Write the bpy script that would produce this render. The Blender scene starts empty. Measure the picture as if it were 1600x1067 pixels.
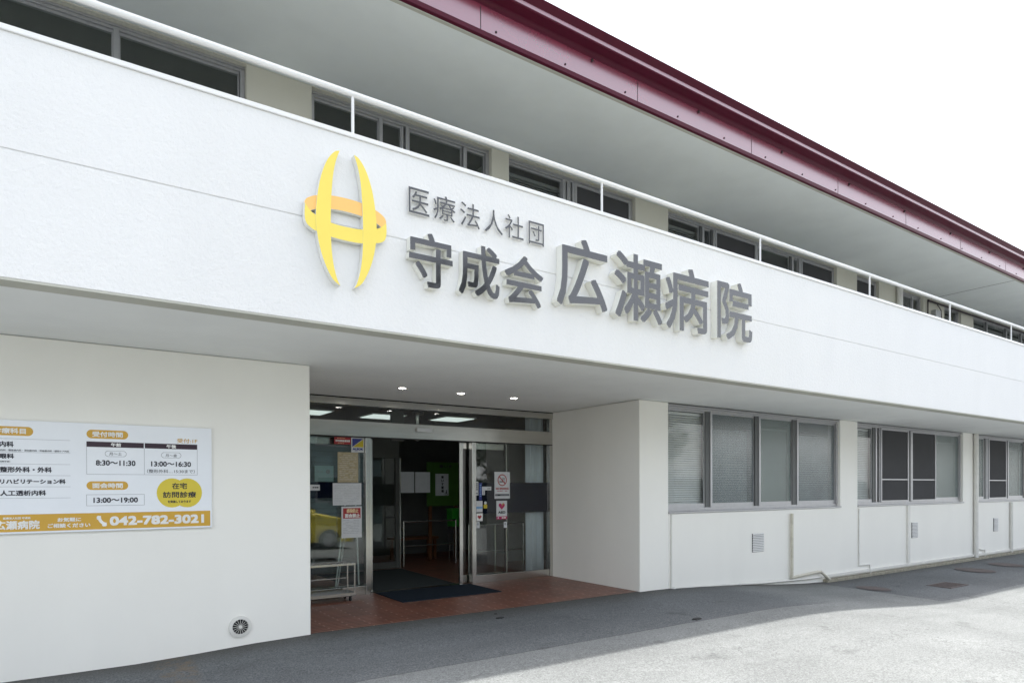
import bpy, bmesh, math, random
from mathutils import Vector, Matrix
R = math.radians
sc = bpy.context.scene
COL = sc.collection

# ------------------------------------------------------------------ camera
YAW, PIT, ROL = R(34.271), R(-0.2515), R(-0.1616)
right = Vector((math.cos(YAW), -math.sin(YAW), 0)); fwd = Vector((math.sin(YAW), math.cos(YAW), 0)); up = Vector((0, 0, 1))
f2 = fwd * math.cos(PIT) + up * math.sin(PIT); u2 = up * math.cos(PIT) - fwd * math.sin(PIT)
r3 = right * math.cos(ROL) + u2 * math.sin(ROL); u3 = u2 * math.cos(ROL) - right * math.sin(ROL)
cam = bpy.data.cameras.new('camera'); cam.sensor_width = 36.0; cam.lens = 1020.156 * 36 / 1600
cam.shift_y = (765.45 - 533.5) / 1600; cam.clip_end = 2000; cam.clip_start = 0.05
co = bpy.data.objects.new('camera', cam); COL.objects.link(co)
co.matrix_world = Matrix(((r3.x, u3.x, -f2.x, 0), (r3.y, u3.y, -f2.y, 0), (r3.z, u3.z, -f2.z, 1.5), (0, 0, 0, 1)))
sc.camera = co

# ------------------------------------------------------------------ sky, sun, exposure
SUN = Vector((0.34, 0.058, 0.94)).normalized()
EL = math.asin(SUN.z); ROT = math.atan2(SUN.x, SUN.y)
w = bpy.data.worlds.new("World"); sc.world = w; w.use_nodes = True
nt = w.node_tree; bg = nt.nodes['Background']
sky = nt.nodes.new('ShaderNodeTexSky'); sky.sky_type = 'NISHITA'; sky.sun_disc = False
sky.sun_elevation = EL; sky.sun_rotation = ROT; sky.dust_density = 4.0; sky.air_density = 1.0; sky.ozone_density = 1.0
hs = nt.nodes.new('ShaderNodeHueSaturation'); hs.inputs['Saturation'].default_value = 0.50
# thin bright cloud veil, whiter and thicker towards the horizon
haze_ = nt.nodes.new('ShaderNodeVectorMath'); haze_.operation = 'ADD'
gm_ = nt.nodes.new('ShaderNodeTexCoord'); sx_ = nt.nodes.new('ShaderNodeSeparateXYZ'); nt.links.new(gm_.outputs['Generated'], sx_.inputs[0])
vr_ = nt.nodes.new('ShaderNodeValToRGB'); nt.links.new(sx_.outputs['Z'], vr_.inputs[0])
vr_.color_ramp.elements[0].position = 0.0; vr_.color_ramp.elements[0].color = (4.1, 4.2, 4.3, 1)
vr_.color_ramp.elements[1].position = 0.62; vr_.color_ramp.elements[1].color = (0.75, 0.85, 0.95, 1)
nt.links.new(vr_.outputs[0], haze_.inputs[1])
nt.links.new(sky.outputs[0], hs.inputs['Color']); nt.links.new(hs.outputs[0], haze_.inputs[0]); nt.links.new(haze_.outputs[0], bg.inputs[0])
bg.inputs[1].default_value = 0.15
sl = bpy.data.lights.new('sun', 'SUN'); sl.energy = 2.8; sl.angle = R(0.9); sl.color = (1.0, 0.975, 0.93)
so = bpy.data.objects.new('sun', sl); COL.objects.link(so); so.location = SUN * 60
so.rotation_euler = SUN.to_track_quat('Z', 'Y').to_euler()
sc.view_settings.view_transform = 'Standard'; sc.view_settings.look = 'None'
sc.view_settings.gamma = 1.0; sc.view_settings.exposure = 1.07
try: sc.view_settings.use_curve_mapping = False
except Exception: pass

# ------------------------------------------------------------------ materials
MATS = {}
def new_mat(name):
    m = bpy.data.materials.new(name); m.use_nodes = True; MATS[name] = m
    return m, m.node_tree, m.node_tree.nodes['Principled BSDF']
def N(t, kind, **kw):
    n = t.nodes.new(kind)
    for k, v in kw.items():
        if k in n.inputs: n.inputs[k].default_value = v
        else: setattr(n, k, v)
    return n
def plain(name, col, rough=0.6, metal=0.0, spec=0.5, var=0.06, scale=6.0, bump=0.0, bscale=40.0, coat=0.0, stretch=None):
    """painted / moulded surface with slight uneven tone, so that nothing is one flat value"""
    m, t, p = new_mat(name)
    tc = N(t, 'ShaderNodeTexCoord'); src = tc.outputs['Object']
    if stretch:
        mp = N(t, 'ShaderNodeMapping'); mp.inputs['Scale'].default_value = stretch
        t.links.new(src, mp.inputs[0]); src = mp.outputs[0]
    no = N(t, 'ShaderNodeTexNoise', Scale=scale, Detail=5.0, Roughness=0.6); t.links.new(src, no.inputs['Vector'])
    rp = N(t, 'ShaderNodeValToRGB'); e = rp.color_ramp.elements
    e[0].position = 0.3; e[1].position = 0.7
    e[0].color = tuple(c * (1 - var) for c in col[:3]) + (1,); e[1].color = tuple(min(1, c * (1 + var)) for c in col[:3]) + (1,)
    t.links.new(no.outputs[0], rp.inputs[0]); t.links.new(rp.outputs[0], p.inputs['Base Color'])
    p.inputs['Roughness'].default_value = rough; p.inputs['Metallic'].default_value = metal
    p.inputs['Specular IOR Level'].default_value = spec
    if coat: p.inputs['Coat Weight'].default_value = coat; p.inputs['Coat Roughness'].default_value = 0.08
    if bump:
        nb = N(t, 'ShaderNodeTexNoise', Scale=bscale, Detail=6.0, Roughness=0.65); t.links.new(tc.outputs['Object'], nb.inputs['Vector'])
        b = N(t, 'ShaderNodeBump', Strength=1.0, Distance=bump); t.links.new(nb.outputs[0], b.inputs['Height'])
        t.links.new(b.outputs[0], p.inputs['Normal'])
    return m

def stucco(name, col, bump, stain):
    m, t, p = new_mat(name)
    tc = N(t, 'ShaderNodeTexCoord')
    n1 = N(t, 'ShaderNodeTexNoise', Scale=1.1, Detail=6.0, Roughness=0.62); t.links.new(tc.outputs['Object'], n1.inputs['Vector'])
    mp = N(t, 'ShaderNodeMapping'); mp.inputs['Scale'].default_value = (2.2, 2.2, 0.5); t.links.new(tc.outputs['Object'], mp.inputs[0])
    n2 = N(t, 'ShaderNodeTexNoise', Scale=1.0, Detail=5.0); t.links.new(mp.outputs[0], n2.inputs['Vector'])   # rain streaks
    mx = N(t, 'ShaderNodeMath', operation='MULTIPLY'); t.links.new(n1.outputs[0], mx.inputs[0]); t.links.new(n2.outputs[0], mx.inputs[1])
    rp = N(t, 'ShaderNodeValToRGB'); e = rp.color_ramp.elements
    e[0].position = 0.10; e[1].position = 0.32
    e[0].color = tuple(c * (1 - stain) for c in col) + (1,); e[1].color = tuple(col) + (1,)
    t.links.new(mx.outputs[0], rp.inputs[0]); t.links.new(rp.outputs[0], p.inputs['Base Color'])
    p.inputs['Roughness'].default_value = 0.75; p.inputs['Specular IOR Level'].default_value = 0.3
    a = N(t, 'ShaderNodeTexNoise', Scale=34.0, Detail=7.0, Roughness=0.7); t.links.new(tc.outputs['Object'], a.inputs['Vector'])
    b = N(t, 'ShaderNodeBump', Strength=1.0, Distance=bump); t.links.new(a.outputs[0], b.inputs['Height']); t.links.new(b.outputs[0], p.inputs['Normal'])
    return m

stucco('parapet_stucco', (0.80, 0.80, 0.79), 0.0060, 0.03)
stucco('wall_paint', (0.875, 0.865, 0.815), 0.0010, 0.03)
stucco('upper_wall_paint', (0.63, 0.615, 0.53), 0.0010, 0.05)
stucco('soffit_paint', (0.86, 0.875, 0.865), 0.0005, 0.05)
stucco('eave_paint', (0.82, 0.86, 0.855), 0.0005, 0.06)
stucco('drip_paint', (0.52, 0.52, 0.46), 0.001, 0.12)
plain('white_paint', (0.80, 0.80, 0.79), 0.35, var=0.02)
plain('pipe_white', (0.72, 0.71, 0.67), 0.5, var=0.05)
plain('pipe_beige', (0.60, 0.57, 0.48), 0.6, var=0.14, scale=9)
plain('maroon', (0.20, 0.022, 0.052), 0.24, spec=1.0, var=0.06, scale=2.0, coat=0.0)
MATS['maroon'].node_tree.nodes['Principled BSDF'].inputs['IOR'].default_value = 1.95
plain('maroon_shaded', (0.075, 0.004, 0.019), 0.35, spec=0.22, var=0.06)  # deeper copy of the maroon; shade of down-facing gutter and hem in its colour
plain('bolt_dark', (0.02, 0.008, 0.012), 0.6)
plain('concrete', (0.30, 0.28, 0.22), 0.9, var=0.25, scale=14, bump=0.003)
plain('dark_gap', (0.03, 0.03, 0.03), 0.9)
plain('aluminium', (0.45, 0.45, 0.46), 0.38, metal=0.55, var=0.05, scale=12)
plain('frame_shaded', (0.10, 0.105, 0.105), 0.5, metal=0.2)  # darker copy of the frame metal, shadow on the stiles put into its colour
plain('stainless', (0.56, 0.55, 0.52), 0.22, metal=1.0, var=0.05, scale=1.2, stretch=(1, 1, 14))
plain('steel_tube', (0.55, 0.55, 0.53), 0.25, metal=0.9, var=0.04)
plain('mesh_screen', (0.075, 0.075, 0.078), 0.9, spec=0.1, var=0.06, scale=1.5)
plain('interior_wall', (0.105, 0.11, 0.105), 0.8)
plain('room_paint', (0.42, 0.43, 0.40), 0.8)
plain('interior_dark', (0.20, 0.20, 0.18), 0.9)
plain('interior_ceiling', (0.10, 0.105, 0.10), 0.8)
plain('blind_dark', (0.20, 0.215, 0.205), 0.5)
plain('backing_pale', (0.72, 0.77, 0.80), 0.8, var=0.2, scale=1.6)
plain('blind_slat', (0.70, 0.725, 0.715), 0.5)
plain('navy_film', (0.004, 0.007, 0.020), 0.5, spec=0.0)
plain('letter_black', (0.022, 0.022, 0.026), 0.06, spec=0.9, var=0.02)
plain('letter_side', (0.76, 0.76, 0.70), 0.5)
plain('logo_yellow', (0.90, 0.72, 0.13), 0.55, var=0.01)
plain('logo_orange', (0.95, 0.56, 0.17), 0.55, var=0.01)
plain('sign_white', (0.84, 0.87, 0.91), 0.32, var=0.015)
plain('ink_dark', (0.018, 0.020, 0.032), 0.5)
plain('ink_grey', (0.20, 0.21, 0.23), 0.5)
plain('ink_line', (0.34, 0.36, 0.39), 0.5)
plain('ink_gold', (0.62, 0.36, 0.04), 0.4, var=0.03)
plain('ink_plum', (0.028, 0.010, 0.022), 0.4)
plain('ink_badge', (0.70, 0.56, 0.05), 0.45, var=0.02)
plain('ink_white', (0.82, 0.82, 0.80), 0.4)
plain('paper', (0.62, 0.64, 0.66), 0.6, var=0.05, scale=9)
plain('paper_tan', (0.40, 0.34, 0.215), 0.35, var=0.28, scale=22, bump=0.01, bscale=14, stretch=(1, 1, 3))
plain('teal_sheet', (0.22, 0.33, 0.33), 0.5)
plain('ink_red', (0.36, 0.025, 0.03), 0.4, var=0.05)
plain('ink_magenta', (0.46, 0.02, 0.12), 0.4)
plain('ink_cream', (0.75, 0.58, 0.33), 0.5)
plain('ink_blue', (0.022, 0.035, 0.23), 0.4)
plain('ink_yellow', (0.55, 0.44, 0.02), 0.4)
plain('ink_sky', (0.18, 0.36, 0.62), 0.4)
plain('board_green', (0.040, 0.125, 0.012), 0.6, var=0.15)
plain('bin_green', (0.02, 0.28, 0.02), 0.4)
plain('wood_brown', (0.13, 0.05, 0.02), 0.5, var=0.2)
plain('mat_navy', (0.018, 0.026, 0.038), 0.95, spec=0.1, var=0.25, scale=60, bump=0.004, bscale=220)
plain('mat_grey', (0.055, 0.064, 0.066), 0.95, spec=0.1, var=0.2, scale=50)
plain('curtain_cloth', (0.84, 0.88, 0.93), 0.8, var=0.06)
plain('black_plastic', (0.015, 0.015, 0.016), 0.4)
plain('rubber', (0.02, 0.02, 0.02), 0.8)
plain('iron', (0.115, 0.092, 0.088), 0.7, metal=0.0, var=0.2, scale=20, bump=0.002)
plain('van_yellow', (0.74, 0.60, 0.05), 0.22, var=0.02, coat=0.6)
plain('van_glass', (0.006, 0.007, 0.008), 0.05, spec=0.6)
plain('siding', (0.22, 0.29, 0.29), 0.6, var=0.05)
plain('siding_dark', (0.05, 0.06, 0.06), 0.6)
plain('roof_tile', (0.05, 0.05, 0.055), 0.7, var=0.2)
plain('bark', (0.09, 0.065, 0.045), 0.9, var=0.3, bump=0.02, bscale=12)
plain('leaf', (0.045, 0.075, 0.022), 0.6, var=0.5, scale=1.3)
plain('leaf_hedge', (0.020, 0.034, 0.012), 0.7, var=0.4)
plain('leaf_dark', (0.012, 0.02, 0.008), 0.8)
plain('stain_ochre', (0.20, 0.13, 0.06), 0.9, var=0.3, scale=14)

def emit(name, col, s):
    m, t, p = new_mat(name)
    p.inputs['Base Color'].default_value = (*col, 1); p.inputs['Emission Color'].default_value = (*col, 1)
    p.inputs['Emission Strength'].default_value = s
emit('lamp_white', (1.0, 0.97, 0.90), 14.0)
emit('panel_light', (0.90, 1.0, 0.96), 0.38)

def glass(name, tint, rough=0.0, extra=1.0):
    m, t, p = new_mat(name); t.nodes.remove(p); out = t.nodes['Material Output']
    fr = N(t, 'ShaderNodeFresnel', IOR=1.62); ge = N(t, 'ShaderNodeNewGeometry')
    inv = N(t, 'ShaderNodeMath', operation='SUBTRACT'); inv.inputs[0].default_value = 1.0; t.links.new(ge.outputs['Backfacing'], inv.inputs[1])
    mu = N(t, 'ShaderNodeMath', operation='MULTIPLY'); t.links.new(fr.outputs[0], mu.inputs[0]); t.links.new(inv.outputs[0], mu.inputs[1])
    m2 = N(t, 'ShaderNodeMath', operation='MULTIPLY', use_clamp=True); t.links.new(mu.outputs[0], m2.inputs[0]); m2.inputs[1].default_value = extra
    tr = N(t, 'ShaderNodeBsdfTransparent'); tr.inputs[0].default_value = (*tint, 1)
    gl = N(t, 'ShaderNodeBsdfGlossy'); gl.inputs['Roughness'].default_value = rough
    tc = N(t, 'ShaderNodeTexCoord'); no = N(t, 'ShaderNodeTexNoise', Scale=1.3, Detail=1.0); t.links.new(tc.outputs['Object'], no.inputs['Vector'])
    b = N(t, 'ShaderNodeBump', Strength=0.6, Distance=0.004); t.links.new(no.outputs[0], b.inputs['Height']); t.links.new(b.outputs[0], gl.inputs['Normal'])
    mx = N(t, 'ShaderNodeMixShader'); t.links.new(m2.outputs[0], mx.inputs[0]); t.links.new(tr.outputs[0], mx.inputs[1]); t.links.new(gl.outputs[0], mx.inputs[2])
    t.links.new(mx.outputs[0], out.inputs[0])
glass('clear_glass', (0.925, 0.955, 0.945), 0.0, 1.5)
glass('blind_glass', (0.965, 0.972, 0.97), 0.04, 1.0)

def figured(name, col, sx, sz, clear=0.55):
    """cast glass with a fine pressed grid, milky"""
    m, t, p = new_mat(name)
    tc = N(t, 'ShaderNodeTexCoord'); sep = N(t, 'ShaderNodeSeparateXYZ'); t.links.new(tc.outputs['Object'], sep.inputs[0])
    def wave(o, k):
        a = N(t, 'ShaderNodeMath', operation='MULTIPLY'); t.links.new(o, a.inputs[0]); a.inputs[1].default_value = k
        b = N(t, 'ShaderNodeMath', operation='SINE'); t.links.new(a.outputs[0], b.inputs[0]); return b
    wx = wave(sep.outputs['X'], sx); wz = wave(sep.outputs['Z'], sz)
    ad = N(t, 'ShaderNodeMath', operation='ADD'); t.links.new(wx.outputs[0], ad.inputs[0]); t.links.new(wz.outputs[0], ad.inputs[1])
    b = N(t, 'ShaderNodeBump', Strength=0.5, Distance=0.0006); t.links.new(ad.outputs[0], b.inputs['Height']); t.links.new(b.outputs[0], p.inputs['Normal'])
    no = N(t, 'ShaderNodeTexNoise', Scale=1.4, Detail=3.0); t.links.new(tc.outputs['Object'], no.inputs['Vector'])
    rp = N(t, 'ShaderNodeValToRGB'); e = rp.color_ramp.elements; e[0].position = 0.35; e[1].position = 0.68
    e[0].color = tuple(c * 0.80 for c in col) + (1,); e[1].color = tuple(col) + (1,)
    t.links.new(no.outputs[0], rp.inputs[0]); t.links.new(rp.outputs[0], p.inputs['Base Color'])
    p.inputs['Roughness'].default_value = 0.11; p.inputs['IOR'].default_value = 2.1
    tr = N(t, 'ShaderNodeBsdfTransparent'); tr.inputs[0].default_value = (0.93, 0.955, 0.95, 1); mx = N(t, 'ShaderNodeMixShader', Fac=clear)
    t.links.new(p.outputs[0], mx.inputs[1]); t.links.new(tr.outputs[0], mx.inputs[2]); t.links.new(mx.outputs[0], t.nodes['Material Output'].inputs[0])
figured('figured_glass', (0.20, 0.232, 0.242), 2 * math.pi / 0.04, 2 * math.pi / 0.04)
figured('frosted_glass', (0.18, 0.238, 0.225), 2 * math.pi / 0.012, 2 * math.pi / 0.02)

def asphalt():
    m, t, p = new_mat('asphalt')
    tc = N(t, 'ShaderNodeTexCoord'); o = tc.outputs['Object']
    sep = N(t, 'ShaderNodeSeparateXYZ'); t.links.new(o, sep.inputs[0])
    def M(op, a, b=None, clamp=False):
        n = N(t, 'ShaderNodeMath', operation=op, use_clamp=clamp)
        for i, v in enumerate((a, b)):
            if v is None: continue
            if isinstance(v, (int, float)): n.inputs[i].default_value = v
            else: t.links.new(v, n.inputs[i])
        return n.outputs[0]
    def noise(s, d=4.0, r=0.6):
        n = N(t, 'ShaderNodeTexNoise', Scale=s, Detail=d, Roughness=r); t.links.new(o, n.inputs['Vector']); return n.outputs[0]
    nb = noise(0.9); ne = noise(7.0, 3.0)
    wob = M('ADD', M('MULTIPLY', M('SUBTRACT', nb, 0.5), 0.05), M('MULTIPLY', M('SUBTRACT', ne, 0.5), 0.025))
    x, y = sep.outputs['X'], M('ADD', sep.outputs['Y'], wob)
    def step(v, at, wd): return M('DIVIDE', M('SUBTRACT', v, at), wd, True)
    # newer dark strip laid along the building (to x = 9.4) and a second patch further on
    s1 = M('MULTIPLY', step(y, 4.975, 0.015), M('SUBTRACT', 1.0, step(M('ADD', x, M('MULTIPLY', wob, 6.0)), 8.1, 0.9)))
    xx = M('ADD', x, M('ADD', M('MULTIPLY', y, 0.05), wob))
    s2 = M('MULTIPLY', step(xx, 11.45, 0.03), step(y, 4.60, 0.03))
    patch = M('MAXIMUM', s1, s2)
    seam = M('MULTIPLY', M('SUBTRACT', 1.0, M('MULTIPLY', M('ABSOLUTE', M('SUBTRACT', y, 4.98)), 60.0), True), M('SUBTRACT', 1.0, step(x, 8.2, 0.5)), True)
    fine = noise(75.0, 4.0, 0.65); mid = noise(26.0, 5.0, 0.7); big = noise(0.55, 5.0, 0.62)
    def ramp(v, a, b, c0, c1):
        r = N(t, 'ShaderNodeValToRGB'); e = r.color_ramp.elements
        e[0].position = a; e[1].position = b; e[0].color = (*c0, 1); e[1].color = (*c1, 1)
        t.links.new(v, r.inputs[0]); return r.outputs[0]
    def mix(f, a, b, mode='MIX'):
        n = N(t, 'ShaderNodeMix', data_type='RGBA', blend_type=mode)
        if isinstance(f, (int, float)): n.inputs[0].default_value = f
        else: t.links.new(f, n.inputs[0])
        for i, v in ((6, a), (7, b)):
            if isinstance(v, tuple): n.inputs[i].default_value = v
            else: t.links.new(v, n.inputs[i])
        return n.outputs[2]
    old = ramp(fine, 0.34, 0.68, (0.160, 0.167, 0.165), (0.335, 0.348, 0.342))
    new = ramp(fine, 0.34, 0.70, (0.090, 0.096, 0.100), (0.255, 0.268, 0.274))
    c = mix(patch, old, new)
    c = mix(0.55, c, ramp(mid, 0.3, 0.7, (0.60, 0.60, 0.60), (1.16, 1.16, 1.16)), 'MULTIPLY')
    c = mix(0.8, c, ramp(big, 0.32, 0.68, (0.77, 0.77, 0.77), (1.08, 1.08, 1.08)), 'MULTIPLY')
    # light chippings
    vo = N(t, 'ShaderNodeTexVoronoi', Scale=42.0); t.links.new(o, vo.inputs['Vector'])
    chip = M('MULTIPLY', M('LESS_THAN', vo.outputs['Distance'], 0.13), M('GREATER_THAN', mid, 0.56))
    c = mix(M('MULTIPLY', chip, 0.6), c, (0.40, 0.40, 0.38, 1))
    # cracks in the old surface
    ck = N(t, 'ShaderNodeTexVoronoi', Scale=0.55, feature='DISTANCE_TO_EDGE')
    dv = N(t, 'ShaderNodeVectorMath', operation='ADD'); nv = N(t, 'ShaderNodeTexNoise', Scale=3.0, Detail=6.0)
    t.links.new(o, nv.inputs['Vector']); sv = N(t, 'ShaderNodeVectorMath', operation='SCALE'); sv.inputs['Scale'].default_value = 0.9
    t.links.new(nv.outputs['Color'], sv.inputs[0]); t.links.new(o, dv.inputs[0]); t.links.new(sv.outputs[0], dv.inputs[1]); t.links.new(dv.outputs[0], ck.inputs['Vector'])
    crack = M('MULTIPLY', M('LESS_THAN', ck.outputs['Distance'], 0.003), M('GREATER_THAN', big, 0.50))
    c = mix(M('MULTIPLY', M('MULTIPLY', crack, M('SUBTRACT', 1.0, patch)), 0.34), c, (0.05, 0.05, 0.05, 1))
    c = mix(M('MULTIPLY', seam, 0.55), c, (0.035, 0.035, 0.037, 1))
    # oil and wet spots, tyre-worn streaks along the building
    sp = N(t, 'ShaderNodeTexNoise', Scale=1.9, Detail=5.0, Roughness=0.7); t.links.new(o, sp.inputs['Vector'])
    c = mix(M('MULTIPLY', step(sp.outputs[0], 0.60, 0.10), 0.42), c, (0.055, 0.056, 0.056, 1))
    ms = N(t, 'ShaderNodeMapping'); ms.inputs['Scale'].default_value = (0.22, 2.6, 1.0); t.links.new(o, ms.inputs[0])
    st = N(t, 'ShaderNodeTexNoise', Scale=1.0, Detail=5.0, Roughness=0.6); t.links.new(ms.outputs[0], st.inputs['Vector'])
    c = mix(M('MULTIPLY', step(st.outputs[0], 0.50, 0.22), 0.20), c, (0.075, 0.077, 0.078, 1))
    # grime gathered at the foot of the wall
    gr = M('MULTIPLY', M('MULTIPLY', step(M('ADD', y, M('MULTIPLY', wob, 5.0)), 6.22, 0.42), 0.85), M('ADD', M('MULTIPLY', mid, 0.9), 0.2), True)
    c = mix(gr, c, (0.060, 0.055, 0.042, 1))
    # ochre stain washed out from the wall
    ox = M('MULTIPLY', M('SUBTRACT', M('ADD', x, M('MULTIPLY', wob, 3.0)), 0.80), 6.0); oy = M('MULTIPLY', M('SUBTRACT', y, 6.25), 1.7)
    od = M('SUBTRACT', 1.0, M('ADD', M('MULTIPLY', ox, ox), M('MULTIPLY', oy, oy)), True)
    c = mix(M('MULTIPLY', M('MULTIPLY', M('MULTIPLY', od, 2.0, True), step(M('ADD', M('MULTIPLY', ne, 0.5), M('MULTIPLY', mid, 0.5)), 0.44, 0.16)), 0.55, True), c, (0.20, 0.14, 0.08, 1))
    t.links.new(c, p.inputs['Base Color']); p.inputs['Roughness'].default_value = 0.88; p.inputs['Specular IOR Level'].default_value = 0.25
    b = N(t, 'ShaderNodeBump', Strength=0.9, Distance=0.004)
    t.links.new(M('ADD', fine, mid), b.inputs['Height']); t.links.new(b.outputs[0], p.inputs['Normal'])
asphalt()

def tiles():
    m, t, p = new_mat('brick_tile')
    tc = N(t, 'ShaderNodeTexCoord')
    br = N(t, 'ShaderNodeTexBrick', Scale=1.0); t.links.new(tc.outputs['Object'], br.inputs['Vector'])
    br.inputs['Brick Width'].default_value = 0.46; br.inputs['Row Height'].default_value = 0.075; br.inputs['Mortar Size'].default_value = 0.010
    br.inputs['Color1'].default_value = (0.18, 0.048, 0.028, 1); br.inputs['Color2'].default_value = (0.130, 0.041, 0.028, 1)
    br.inputs['Mortar'].default_value = (0.40, 0.24, 0.18, 1); br.inputs['Mortar Smooth'].default_value = 0.3
    no = N(t, 'ShaderNodeTexNoise', Scale=2.2, Detail=6.0, Roughness=0.65); t.links.new(tc.outputs['Object'], no.inputs['Vector'])
    rp = N(t, 'ShaderNodeValToRGB'); e = rp.color_ramp.elements; e[0].position = 0.3; e[1].position = 0.7
    e[0].color = (0.62, 0.6, 0.58, 1); e[1].color = (1.15, 1.1, 1.05, 1); t.links.new(no.outputs[0], rp.inputs[0])
    mx = N(t, 'ShaderNodeMix', data_type='RGBA', blend_type='MULTIPLY'); mx.inputs[0].default_value = 1.0
    t.links.new(br.outputs['Color'], mx.inputs[6]); t.links.new(rp.outputs[0], mx.inputs[7]); t.links.new(mx.outputs[2], p.inputs['Base Color'])
    p.inputs['Roughness'].default_value = 0.42; p.inputs['Specular IOR Level'].default_value = 0.45
    b = N(t, 'ShaderNodeBump', Strength=0.8, Distance=0.004, invert=True); t.links.new(br.outputs['Fac'], b.inputs['Height']); t.links.new(b.outputs[0], p.inputs['Normal'])
tiles()

# ------------------------------------------------------------------ mesh helpers
class MB:
    def __init__(s): s.v = []; s.f = []; s.m = []
    def add(s, vs, fs, m=0):
        o = len(s.v); s.v += [tuple(a) for a in vs]; s.f += [tuple(i + o for i in f) for f in fs]; s.m += [m] * len(fs); return s
    def box(s, x0, x1, y0, y1, z0, z1, m=0):
        return s.add([(x0, y0, z0), (x1, y0, z0), (x1, y1, z0), (x0, y1, z0), (x0, y0, z1), (x1, y0, z1), (x1, y1, z1), (x0, y1, z1)],
                     [(0, 3, 2, 1), (4, 5, 6, 7), (0, 1, 5, 4), (1, 2, 6, 5), (2, 3, 7, 6), (3, 0, 4, 7)], m)
    def tube(s, p0, p1, r, n=12, m=0, r1=None):
        p0, p1 = Vector(p0), Vector(p1); d = (p1 - p0).normalized(); r1 = r if r1 is None else r1
        a = d.orthogonal().normalized(); b = d.cross(a)
        vs = []
        for p, q in ((p0, r), (p1, r1)):
            for i in range(n):
                t = 2 * math.pi * i / n; vs.append(p + (a * math.cos(t) + b * math.sin(t)) * q)
        fs = [(i, (i + 1) % n, n + (i + 1) % n, n + i) for i in range(n)] + [tuple(range(n - 1, -1, -1)), tuple(range(n, 2 * n))]
        return s.add(vs, fs, m)
    def path(s, pts, r, n=12, m=0):
        for a, b in zip(pts, pts[1:]): s.tube(a, b, r, n, m)
        for q in pts[1:-1]: s.ball(q, r * 1.12, m)
        return s
    def ball(s, c, r, m=0, n=10, k=6, sz=(1, 1, 1)):
        vs = [(c[0], c[1], c[2] - r * sz[2])]
        for j in range(1, k):
            ph = -math.pi / 2 + math.pi * j / k
            for i in range(n):
                t = 2 * math.pi * i / n
                vs.append((c[0] + r * sz[0] * math.cos(ph) * math.cos(t), c[1] + r * sz[1] * math.cos(ph) * math.sin(t), c[2] + r * sz[2] * math.sin(ph)))
        vs.append((c[0], c[1], c[2] + r * sz[2])); top = len(vs) - 1; fs = []
        for i in range(n): fs.append((0, 1 + (i + 1) % n, 1 + i)); fs.append((top, 1 + (k - 2) * n + i, 1 + (k - 2) * n + (i + 1) % n))
        for j in range(k - 2):
            for i in range(n):
                a = 1 + j * n + i; b = 1 + j * n + (i + 1) % n; fs.append((a, b, b + n, a + n))
        return s.add(vs, fs, m)
    def prism_xz(s, poly, y0, y1, m=0, ms=None):
        """polygon in the facade plane, front at y0, back at y1"""
        n = len(poly); ms = m if ms is None else ms
        area = sum(poly[i][0] * poly[(i + 1) % n][1] - poly[(i + 1) % n][0] * poly[i][1] for i in range(n))
        if area < 0: poly = poly[::-1]
        s.add([(x, y0, z) for x, z in poly] + [(x, y1, z) for x, z in poly], [tuple(range(n))], m)
        o = len(s.v) - 2 * n
        s.f.append(tuple(o + n + i for i in range(n - 1, -1, -1))); s.m.append(ms)
        for i in range(n):
            j = (i + 1) % n; s.f.append((o + j, o + i, o + n + i, o + n + j)); s.m.append(ms)
        return s
    def prism_yz(s, poly, x0, x1, m=0):
        n = len(poly)
        area = sum(poly[i][0] * poly[(i + 1) % n][1] - poly[(i + 1) % n][0] * poly[i][1] for i in range(n))
        if area < 0: poly = poly[::-1]
        vs = [(x0, y, z) for y, z in poly] + [(x1, y, z) for y, z in poly]
        fs = [tuple(range(n - 1, -1, -1)), tuple(range(n, 2 * n))] + [(i, (i + 1) % n, n + (i + 1) % n, n + i) for i in range(n)]
        return s.add(vs, fs, m)
    def sheet(s, x0, x1, z0, z1, y, m=0):
        return s.add([(x0, y, z0), (x1, y, z0), (x1, y, z1), (x0, y, z1)], [(0, 1, 2, 3)], m)
    def build(s, name, mats, parent=None, bevel=0.0, smooth=False, local=False):
        me = bpy.data.meshes.new(name)
        org = Vector((0, 0, 0))
        if parent is not None and not local:
            q = parent
            while q.parent: q = q.parent
            org = Vector(q.location)
        me.from_pydata([tuple(Vector(v) - org) for v in s.v], [], s.f); me.update()
        for mt in ([mats] if isinstance(mats, str) else mats): me.materials.append(MATS[mt])
        for p, i in zip(me.polygons, s.m): p.material_index = i
        if smooth:
            for p in me.polygons: p.use_smooth = True
            try: me.set_sharp_from_angle(angle=R(40))
            except Exception: pass
        o = bpy.data.objects.new(name, me); COL.objects.link(o)
        if parent is not None: o.parent = parent
        if bevel:
            b = o.modifiers.new('bevel', 'BEVEL'); b.width = bevel; b.segments = 2; b.limit_method = 'ANGLE'
        return o
def tag(o, label, cat, group=None, kind=None):
    if label: o['label'] = label
    if cat: o['category'] = cat
    if group: o['group'] = group
    if kind: o['kind'] = kind
    return o
def thing(name, label, cat, loc, group=None):
    o = bpy.data.objects.new(name, None); COL.objects.link(o); o.location = loc; o.empty_display_size = 0.2
    return tag(o, label, cat, group)

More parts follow.
